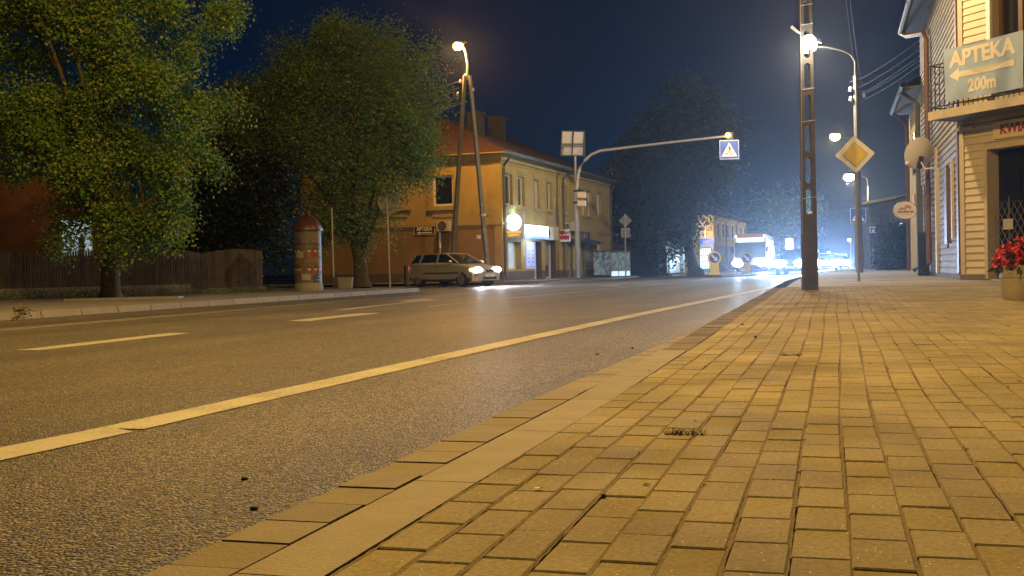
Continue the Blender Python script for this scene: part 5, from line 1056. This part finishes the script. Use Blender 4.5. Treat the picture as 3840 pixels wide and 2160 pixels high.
for k in range(3):
    a = .7+k*1.1; w = part('window', 'pvc', t, lambda m: FYL.box(m, a, a+.6, 2.95, 4.55, .004, .05)); part('pane', 'curtain', w, lambda m: FYL.box(m, a+.07, a+.53, 3.02, 4.48, .05, .054))
s0, s1 = FYL.px(2676, 950)[0]+.2, FYL.px(2625, 950)[0]
part('shop_window', 'lit_shop', t, lambda m: FYL.box(m, s0, s1, .25, 2.15, .004, .05)); part('glazing_bars', 'plastic', t, lambda m: [FYL.box(m, s0+(s1-s0)*k/6-.03, s0+(s1-s0)*k/6+.03, .25, 2.15, .05, .08) for k in range(7)]+[FYL.box(m, s0, s1, z-.03, z+.03, .05, .079) for z in (.25,.9,1.5,2.15)])
part('fascia', 'bluesign', t, lambda m: FYL.box(m, s0-.3, s1, 2.45, 3.0, .02, .12)); part('fascia_print', 'paper', t, lambda m: [FYL.box(m, s0+.1, s1-.3, z, z+.08, .12, .125) for z in (2.55,2.72)])
light(FYL.p((s0+s1)/2-.5, 3.2, 2.2), 420, (1,.75,.35), .3, t); light(FYL.p((s0+s1)/2, 1.3, 1.2), 260, (.6,.78,1), .4, t)  # warm light without a fixture, added to brighten the row's walls; then shop glow
# glass bus shelter beside the ochre building
sl, sr_ = AT(2290, 1036, 60.5), AT(2364, 1036, 62.0); sl.z = sr_.z = ZL; su_ = (sr_-sl).normalized(); sw = (sr_-sl).length; FH = Face(sl, (su_.x, su_.y), (su_.y, -su_.x))
if FH.n.y > 0: FH.n = -FH.n
t = thing('bus_shelter', 'small glass bus shelter with white reflections painted as glow at the end of the ochre building', 'bus shelter', sl); hS = FH.px(2328, 943)[1]
part('glass_panel', 'mottled_glow', t, lambda m: FH.box(m, .05, sw-.05, ZL+.32, hS-.05, -.02, 0)); part('lower_panel', 'lit_shop', t, lambda m: FH.box(m, .05, sw-.05, ZL+.03, ZL+.30, -.02, .002))
part('frame', 'steel', t, lambda m: [FH.box(m, a-.02, a+.02, ZL, hS, -.03, .03) for a in (.02, sw*.4, sw-.02)]+[FH.box(m, 0, sw, z, z+.03, -.028, .028) for z in (ZL+.29, hS-.03)]); part('roof', 'zinc', t, lambda m: FH.box(m, -.1, sw+.1, hS, hS+.06, -1.2, .1)); part('side_panel', 'mottled_glow', t, lambda m: FH.box(m, .0, .03, ZL+.1, hS, -1.1, -.04))
# dark yard wall linking shelter and trees
o = MB(); P0, P1 = AT(2366,1035,66), AT(2500,1030,74); P0.z = P1.z = ZL-.1; o.ob(P0, P1-P0, (0,.15,0), (0,0,1.7)); w = o.build('yard_fence', 'plastic', None, False, P0); w.data.materials.clear(); w.data.materials.append(MT('darkfence', (.02,.02,.022), .97, .3, 3, spec=.03)); tag(w, 'dark solid yard fence right of the bus shelter', 'fence')
# dark buildings closing the right side beyond the hedge
t, f, a1 = block('dark_house', 'dark unlit house rising behind the oval sign', 66, 3362, 3480, 8, 4.2, 'plinth', 'darkroof', .3, YAW)
# glowing signs in the distance
def lit_sign(label, d, x0, y0, x1, y1, m, power, col, post=True):
    P = AT((x0+x1)/2, 1004, d); P.z = 0; t = thing('lit_sign', label, 'illuminated sign', P); c0_, c1_ = AT(x0, y1, d), AT(x1, y0, d); uu = Vector((c1_.x-c0_.x, c1_.y-c0_.y, 0))
    part('light_box', m, t, lambda mm: mm.ob(c0_, uu, uu.cross(UP).normalized()*-.2, UP*(c1_.z-c0_.z))); part('frame', 'plastic', t, lambda mm: mm.ob(c0_-uu*.04-UP*.05+uu.cross(UP).normalized()*-.02, uu*1.08, uu.cross(UP).normalized()*-.25, UP*(c1_.z-c0_.z+.1)))
    part('post', 'iron', t, lambda mm: mm.tube([P, Vector(((c0_.x+c1_.x)/2, (c0_.y+c1_.y)/2+.15, c0_.z+.1))], .06, 6))
    if power: light((c0_+c1_)/2+uu.cross(UP).normalized()*.6, power, col, .3, t)
    return t
lit_sign('tall white glowing advertising box right of the bus roof', 88, 2948, 895, 2973, 938, 'lit_bus', 500, (.6,.85,1))
lit_sign('cyan-white glowing vertical sign at the end of the hedge', 60, 3357, 837, 3374, 905, 'lit_cyan', 160, (.5,.9,1)); 
t = lit_sign('cyan sign panel covered with dark ironwork beside the white one', 60, 3376, 837, 3385, 905, 'lit_cyan', 0, None); part('ironwork', 'iron', t, lambda m: [m.tube([AT(3374,y,59.7), AT(3387,y+9,59.7)], .02, 4) for y in range(838,905,12)])
lit_sign('small white light box low on the far left of the glare', 140, 3102, 943, 3113, 957, 'lit_bus', 60, (.7,.9,1))
# ------------------------------------------------------------------ vehicles
def car(label, body_m, pos, heading, L_=3.9, W=1.66, Ht=1.42, lights=True, power=400, hp=None, group=None):
    P = Vector((0,0,0)); t = thing('car', label, 'car', P, group)
    hl, hw = L_/2, W/2
    st = [(-1,.36,.74,.80),(-.97,.30,.86,.93),(-.72,.22,.93,1.0),(-.25,.20,.93,1.0),(.30,.20,.92,1.0),(.52,.22,.86,.99),(.82,.24,.76,.95),(.96,.28,.64,.86),(1.0,.34,.56,.76)]
    V = []; 
    for x, zl, zh, w in st:
        for a, z in ((.80,zl),(.98,zl+.10),(1.0,(zl+zh)/2),(.96,zh-.06),(.88,zh),(-.88,zh),(-.96,zh-.06),(-1.0,(zl+zh)/2),(-.98,zl+.10),(-.80,zl)): V.append((x*hl, a*w*hw, z))
    n = 10; Fc = [(i*n+k, i*n+(k+1) % n, (i+1)*n+(k+1) % n, (i+1)*n+k) for i in range(len(st)-1) for k in range(n)]+[tuple(range(n)), tuple(range((len(st)-1)*n, len(st)*n))]
    MB().add(V, Fc).build('body', body_m, t, True)
    cab = [(-.93,.90,.88,.90),(-.80,Ht-.10,.86,.72),(-.55,Ht-.01,.86,.70),(-.05,Ht,.86,.70),(.10,Ht-.04,.86,.70),(.50,.90,.88,.84)]
    roofV = [(x*hl, s*wt*hw*.98, z) for x, z, wb, wt in cab[1:5] for s in (1,-1)]
    mb = MB(); mb.add(roofV+[(p[0],p[1]*.98,p[2]-.05) for p in roofV], [(2*i, 2*i+1, 2*i+3, 2*i+2) for i in range(3)]+[(8+2*i, 10+2*i, 11+2*i, 9+2*i) for i in range(3)]+[(0,8,9,1),(6,7,15,14)]+[(2*i+e, 2*i+2+e, 10+2*i+e, 8+2*i+e) for i in range(3) for e in (0,1)])
    for s in (1,-1):
        for a, b in (((-.93*hl,.84*hw,.90),(-.80*hl,.72*hw,Ht-.10)), ((.50*hl,.84*hw,.88),(.10*hl,.70*hw,Ht-.04)), ((-.10*hl,.87*hw,.92),(-.12*hl,.70*hw,Ht-.01)), ((-.62*hl,.87*hw,.92),(-.58*hl,.70*hw,Ht-.02))): mb.tube([(a[0],s*a[1],a[2]), (b[0],s*b[1],b[2])], .035, 6)
    mb.build('roof', body_m, t, True)
    for s in (1,-1):
        for xs in (((-.88,-.79),(-.62,-.58)), ((-.60,-.56),(-.12,-.13)), ((-.08,-.11),(.46,.09))):
            part('side_window', 'glassdark', t, lambda m: m.add([(xs[0][0]*hl,s*.85*hw,.91),(xs[1][0]*hl,s*.85*hw,.91),(xs[1][1]*hl,s*.70*hw,Ht-.06),(xs[0][1]*hl,s*.70*hw,Ht-.08)], [(0,1,2,3)]))
        part('wing_mirror', body_m, t, lambda m: m.ball((.36*hl, s*(hw+.06), .95), .09, 1, .9, .7, 10), True); part('door_handle', 'plastic', t, lambda m: m.ob((-.1*hl, s*hw*.99-.01, .75), (.16,0,0), (0,.03,0), (0,0,.025)))
        part('side_trim', 'plastic', t, lambda m: m.ob((-.45*hl, s*hw*.985-.015, .50), (1.35*hl*.75,0,0), (0,.03,0), (0,0,.05)))
    part('windscreen', 'glassdark', t, lambda m: m.add([(.49*hl,.78*hw,.90),(.49*hl,-.78*hw,.90),(.105*hl,-.66*hw,Ht-.05),(.105*hl,.66*hw,Ht-.05)], [(0,1,2,3)])); part('rear_window', 'glassdark', t, lambda m: m.add([(-.935*hl,.76*hw,.92),(-.935*hl,-.76*hw,.92),(-.81*hl,-.62*hw,Ht-.13),(-.81*hl,.62*hw,Ht-.13)], [(0,1,2,3)]))
    part('front_bumper', body_m, t, lambda m: m.add([(x*hl, y*hw, z) for z in (.22,.46) for x, y in ((.90,.93),(1.0,.72),(1.025,0),(1.0,-.72),(.90,-.93),(.85,-.9),(.85,.9))], [tuple(range(6,-1,-1)), tuple(range(7,14))]+[(k,(k+1) % 7,7+(k+1) % 7,7+k) for k in range(7)]), True)
    part('grille', 'plastic', t, lambda m: (m.ob((1.012*hl,-.30*hw,.55), (.02,0,0), (0,.6*hw,0), (0,0,.08)), m.ob((1.02*hl,-.45*hw,.27), (.015,0,0), (0,.9*hw,0), (0,0,.10)))); part('number_plate', 'white', t, lambda m: m.ob((1.028*hl,-.26,.36), (.01,0,0), (0,.52,0), (0,0,.11)))
    part('rear_bumper', body_m, t, lambda m: m.ob((-1.03*hl,-.85*hw,.26), (.12,0,0), (0,1.7*hw,0), (0,0,.22)))
    for s in (1,-1):
        part('headlight', 'bulb_head' if lights else 'glassdark', t, lambda m: m.ball((.95*hl, s*.66*hw, .62), .33 if hp else .18, .65, 1.2, .66, 12), True); part('indicator', 'bulb_amber' if lights else 'amber', t, lambda m: m.ball((.86*hl, s*.915*hw, .63), .06, 1.2, .5, .7, 8), True); part('tail_light', 'bulb_red', t, lambda m: m.ob((-1.0*hl, s*.84*hw-.11, .60), (.09,0,0), (0,.22,0), (0,0,.20)))
        for x in (.62,-.62):
            w = part('wheel', 'tyre', t, lambda m: m.add([(x*hl+.29*r*math.cos(k*math.pi/10), s*(hw-.11+o), .29+.29*r*math.sin(k*math.pi/10)) for o, r in ((-.09,.9),(-.07,1),(.07,1),(.09,.9)) for k in range(20)], [(i*20+k, i*20+(k+1) % 20, (i+1)*20+(k+1) % 20, (i+1)*20+k) for i in range(3) for k in range(20)]+[tuple(range(20)), tuple(range(60,80))]))
            part('rim', 'rim', w, lambda m: m.add([(x*hl+.19*math.cos(k*math.pi/8), s*(hw-.013), .29+.19*math.sin(k*math.pi/8)) for k in range(16)], [tuple(range(16))]))
    if lights:
        for s in (1,-1):
            if hp: light((1.06*hl, s*.66*hw, .62), hp*2.6, (.42,.66,1), .12, t, math.radians(44), (1,0,0), .9)
            else: light((1.04*hl, s*.66*hw, .60), power, (.80,.90,1), .08, t, math.radians(110), (1,0,-.12), .6)
    t.location = pos; t.rotation_euler = (0,0,heading); return t
hd = Vector((.90,-.43)); cpos = G(1714, 1074, ZR)+Vector((-.1,-.1,0))
car1 = car('silver-grey hatchback with bright headlights leaving the side street', 'carpaint', cpos, math.atan2(hd.y, hd.x), 3.75, 1.6, 1.30, True, 700)
light((0,0,0), 1, (1,1,1)).data.energy = 0 if False else 1
bpy.data.objects.remove(bpy.data.objects['lamp_light'] if False else [o for o in COL.objects if o.type == 'LIGHT'][-1])
def gpos(x, d): p = AT(x, 1000, d); p.z = ZR; return p
car('dark car with glaring white headlights just left of the ladder-like pole', 'cardark', gpos(2985, 62), math.radians(-97), 4.1, 1.7, 1.42, True, hp=5200)
car('white car with glaring headlights right of the ladder-like pole', 'carwhite', gpos(3104, 92), math.radians(-93), 4.1, 1.7, 1.42, True, hp=5200)
car('dark car with blazing headlights in the middle of the street glare', 'cardark', gpos(3150, 100), math.radians(-93), 4.1, 1.7, 1.42, True, hp=6200)
car('red car with headlights right of the diamond signpost', 'carred', gpos(3243, 118), math.radians(-91), 4.0, 1.68, 1.42, True, hp=3400)
# city bus
bp0 = Vector((-6.4,90,ZR)); t = thing('city_bus', 'orange-roofed white city bus with lit windows coming down the street', 'bus', bp0)
bw_, bl_, bh_ = 1.27, 11.0, 3.05
part('body', 'buswhite', t, lambda m: m.ob(bp0+Vector((-bw_,0,.32)), (2*bw_,0,0), (0,bl_,0), (0,0,bh_-.62)), False); part('roof', 'busorange', t, lambda m: m.add([bp0+Vector((s*bw_*k, y, z)) for y in (0.0,bl_) for s, k, z in ((-1,1.0,bh_-.3),(-1,.97,bh_-.08),(-1,.8,bh_),(1,.8,bh_),(1,.97,bh_-.08),(1,1.0,bh_-.3))], [tuple(range(6)), tuple(range(11,5,-1))]+[(k,(k+1) % 6,6+(k+1) % 6,6+k) for k in range(6)]))
part('windscreen', 'shopglass', t, lambda m: m.ob(bp0+Vector((-bw_*.93,-.03,1.15)), (2*bw_*.93,0,0), (0,.02,0), (0,0,1.2))); part('destination_display', 'lit_bus', t, lambda m: m.ob(bp0+Vector((-bw_*.8,-.05,2.42)), (2*bw_*.8,0,0), (0,.03,0), (0,0,.26)))
for k in range(6): part('side_window', 'lit_bus', t, lambda m: m.ob(bp0+Vector((bw_+.005,.5+k*1.75,1.25)), (.02,0,0), (0,1.6,0), (0,0,.95)))
for s in (1,-1):
    part('headlight', 'bulb_head', t, lambda m: m.ball(bp0+Vector((s*.95,-.04,.72)), .38, 1.2, .4, .8, 12), True); light(bp0+Vector((s*.95,-.35,.72)), 9000, (.50,.72,1), .12, t, math.radians(28), (.14,-1,0), .9)
    part('marker_light', 'lit_white', t, lambda m: m.ball(bp0+Vector((s*1.1,-.05,2.85)), .08, 1, .5, 1, 8)); part('mirror', 'plastic', t, lambda m: m.ob(bp0+Vector((s*(bw_+.05)-.1,-.25,1.6)), (.2,0,0), (0,.08,0), (0,0,.4)))
    for y in (2.2, 8.4): part('wheel', 'tyre', t, lambda m: m.add([bp0+Vector((s*(bw_-.02)+o, y+.48*math.cos(k*math.pi/10), .48+.48*math.sin(k*math.pi/10))) for o in (-.2,.03) for k in range(20)], [(k,(k+1) % 20,20+(k+1) % 20,20+k) for k in range(20)]+[tuple(range(20)), tuple(range(20,40))]))
part('bumper', 'plastic', t, lambda m: m.ob(bp0+Vector((-bw_,-.08,.3)), (2*bw_,0,0), (0,.1,0), (0,0,.28))); part('window_strip', 'lit_bus', t, lambda m: m.ob(bp0+Vector((bw_+.004,.4,2.42)), (.02,0,0), (0,9.5,0), (0,0,.14)))
# ------------------------------------------------------------------ small things on the pavement
def tuft(label, px, n, sz, m='deadgrass', sd=40):
    p = GP(*px); r = np.random.default_rng(sd); V = []; Fq = []
    for k in range(n):
        b = np.array(p)+np.array([r.uniform(-.045,.045)*1.6, r.uniform(-.012,.012), 0]); a = r.normal(0,.6,2); h = sz*r.uniform(.5,1.1); w = .0018
        tip = b+np.array([a[0]*h, a[1]*h*.6, h]); i = len(V); V += [b+[-w,0,0], b+[w,0,0], tip+[w*.3,0,0], tip+[-w*.3,0,0]]; Fq.append([i,i+1,i+2,i+3])
    o = np_mesh('grass_tuft', np.array(V), np.array(Fq), m, None, 4, tuple(p)); tag(o, label, 'grass tuft')
tuft('dry grass tuft growing between the paving stones', (2562,1632), 70, .024)
tuft('tiny weed in a paving joint further up the pavement', (2965,1335), 40, .02, 'deadgrass', 41)
def pebble(name, label, cat, px, r, m, f=.6):
    p = GP(*px); mb = MB(); mb.ball(p+UP*r*f*.8, r, 1.1, .8, f, 8)
    for v in mb.v: v += Vector((random.gauss(0, r*.12), random.gauss(0, r*.12), random.gauss(0, r*.06)))
    tag(mb.build(name, m, None, False, p), label, cat)
p = GP(2264,1866); mb = MB(); mb.ob(p-Vector((.006,.005,0)), (.012,.002,0), (-.002,.011,0), (0,0,.010)); tag(mb.build('bottle_cap', 'blacksign', None, False, p), 'small black cube-like scrap on a near paving joint', 'litter')
def scrap(label, px, s, m, sd):
    p = GP(*px); r = random.Random(sd); pts = [(s*math.cos(k*1.047)*r.uniform(.6,1.2), s*.6*math.sin(k*1.047)*r.uniform(.6,1.2)) for k in range(6)]; mb = MB(); c = p+UP*.004
    mb.add([c+UP*.004]+[c+Vector((x, y, r.uniform(0,.006))) for x, y in pts], [(0,1+k,1+(k+1) % 6) for k in range(6)]); tag(mb.build('leaf_scrap', m, None, False, p), label, 'litter')
scrap('pale crumpled leaf on the near pavement beside the kerb', (2021,1838), .016, 'cream', 1); scrap('small pale paper scrap near the grass tuft', (2140,1638), .012, 'paper', 2); scrap('dark leaf lying in the middle of the pavement', (3270,1208), .035, 'earth', 3); scrap('dark scrap on the pavement right of the middle', (3782,1226), .03, 'earth', 4); scrap('white scrap beside the ladder-like pole', (3025,1115), .03, 'paper', 5)
for k, (x, y) in enumerate(((952,1912),(917,1800),(2785,1219),(2833,1264),(2372,1307),(2240,1330))):
    p = G(x, y, ZR) if k < 2 or k > 3 else GP(x, y); mb = MB(); mb.ball(p+UP*.004, .011, 1.2, .9, .6, 8); tag(mb.build('pebble', 'tyre', None, False, p), 'small dark pebble lying on road or pavement', 'pebble', 'dark pebbles on the ground')
r_ = np.random.default_rng(77); pts = []
for k in range(520):
    y = 1.6+14*r_.uniform(0,1)**1.7; i = int(r_.integers(1, 40)); x = -.975+i*PW+.010*math.sin(y*.8+1)
    if x < .15*y+.6 and math.sin(i*3.1+y*1.3) > .1: pts.append((x+r_.normal(0,.002), y, zp(y)-.003))
V, Fq = leaf_cloud(np.array(pts), .004, 7, .009, .3, -.6, .5, 15); o = np_mesh('joint_moss', V, Fq, 'deadgrass'); tag(o, 'thin moss and weeds in the paving joints', 'moss', None, 'stuff')
lp_ = AT(2513,792,78); t = thing('wall_lamp', 'small white lamp showing through the branches of the dark roadside tree', 'lamp', lp_); part('bulb', 'bulb_white', t, lambda m: m.ball(lp_, .13, n=10), True); part('arm', 'iron', t, lambda m: m.tube([lp_+UP*.1, lp_+UP*.35, lp_+Vector((-1.2,1.5,.4))], .03, 6)); light(lp_-UP*.3, 120, (1,.9,.7), .1, t)
fr_ = random.Random(12)
for k in range(26):
    x, y = fr_.uniform(-1.3, 2.2), fr_.uniform(3, 20)
    if x > .13*y+.4: x -= 1.2
    z = zp(y)+.003 if x > -1.1 else ZR+.006; s = fr_.uniform(.008,.02); a = fr_.uniform(0, 6); c = Vector((x, y, z)); u = Vector((math.cos(a), math.sin(a), 0)); w = Vector((-u.y, u.x, 0))
    mb = MB(); mb.add([c-u*s, c-u*s*.2+w*s*.5+UP*s*.3, c+u*s+UP*s*.15, c-u*s*.1-w*s*.5+UP*s*.2, c+UP*s*.05], [(0,4,1),(1,4,2),(2,4,3),(3,4,0)]); tag(mb.build('fallen_leaf', fr_.choice(('deadgrass','earth','orangeart')), None, False, c), 'small curled dry leaf lying on the pavement', 'leaf', 'dry leaves scattered on the pavement')
# ------------------------------------------------------------------ air
mb = MB(); mb.box((-310,-58,-1.2), (310,610,26)); hz_o = mb.build('haze', 'white', None); hz_o['kind'] = 'stuff'; hz_o['label'] = 'thin night haze over the street'
hm = bpy.data.materials.new('haze'); hm.use_nodes = True; N = hm.node_tree.nodes; N.remove(N['Principled BSDF'])
pv = N.new('ShaderNodeVolumePrincipled'); pv.inputs['Color'].default_value = (.72,.80,1,1); pv.inputs['Density'].default_value = .00030; pv.inputs['Anisotropy'].default_value = .88
hm.node_tree.links.new(pv.outputs[0], N['Material Output'].inputs['Volume']); hz_o.data.materials.clear(); hz_o.data.materials.append(hm)
# ------------------------------------------------------------------ sky and render settings
W = bpy.data.worlds.new('World'); S.world = W; W.use_nodes = True; nt = W.node_tree
sk = nt.nodes.new('ShaderNodeTexSky'); sk.sky_type = 'NISHITA'; sk.sun_disc = False; sk.sun_elevation = math.radians(9.0); sk.sun_rotation = math.radians(200); sk.air_density = 1.0; sk.dust_density = .3; sk.ozone_density = 10
bg = nt.nodes['Background']; bg.inputs['Strength'].default_value = .006; nt.links.new(sk.outputs[0], bg.inputs['Color'])
S.view_settings.view_transform = 'Standard'; S.view_settings.look = 'None'; S.view_settings.exposure = 0; S.view_settings.gamma = 1
S.render.engine = 'CYCLES'; cy = S.cycles; cy.use_denoising = True; cy.max_bounces = 5; cy.diffuse_bounces = 2; cy.glossy_bounces = 2; cy.transmission_bounces = 2; cy.volume_bounces = 0; cy.transparent_max_bounces = 4
cy.sample_clamp_indirect = 2.0; cy.sample_clamp_direct = 0; cy.caustics_reflective = False; cy.caustics_refractive = False; cy.use_light_tree = True
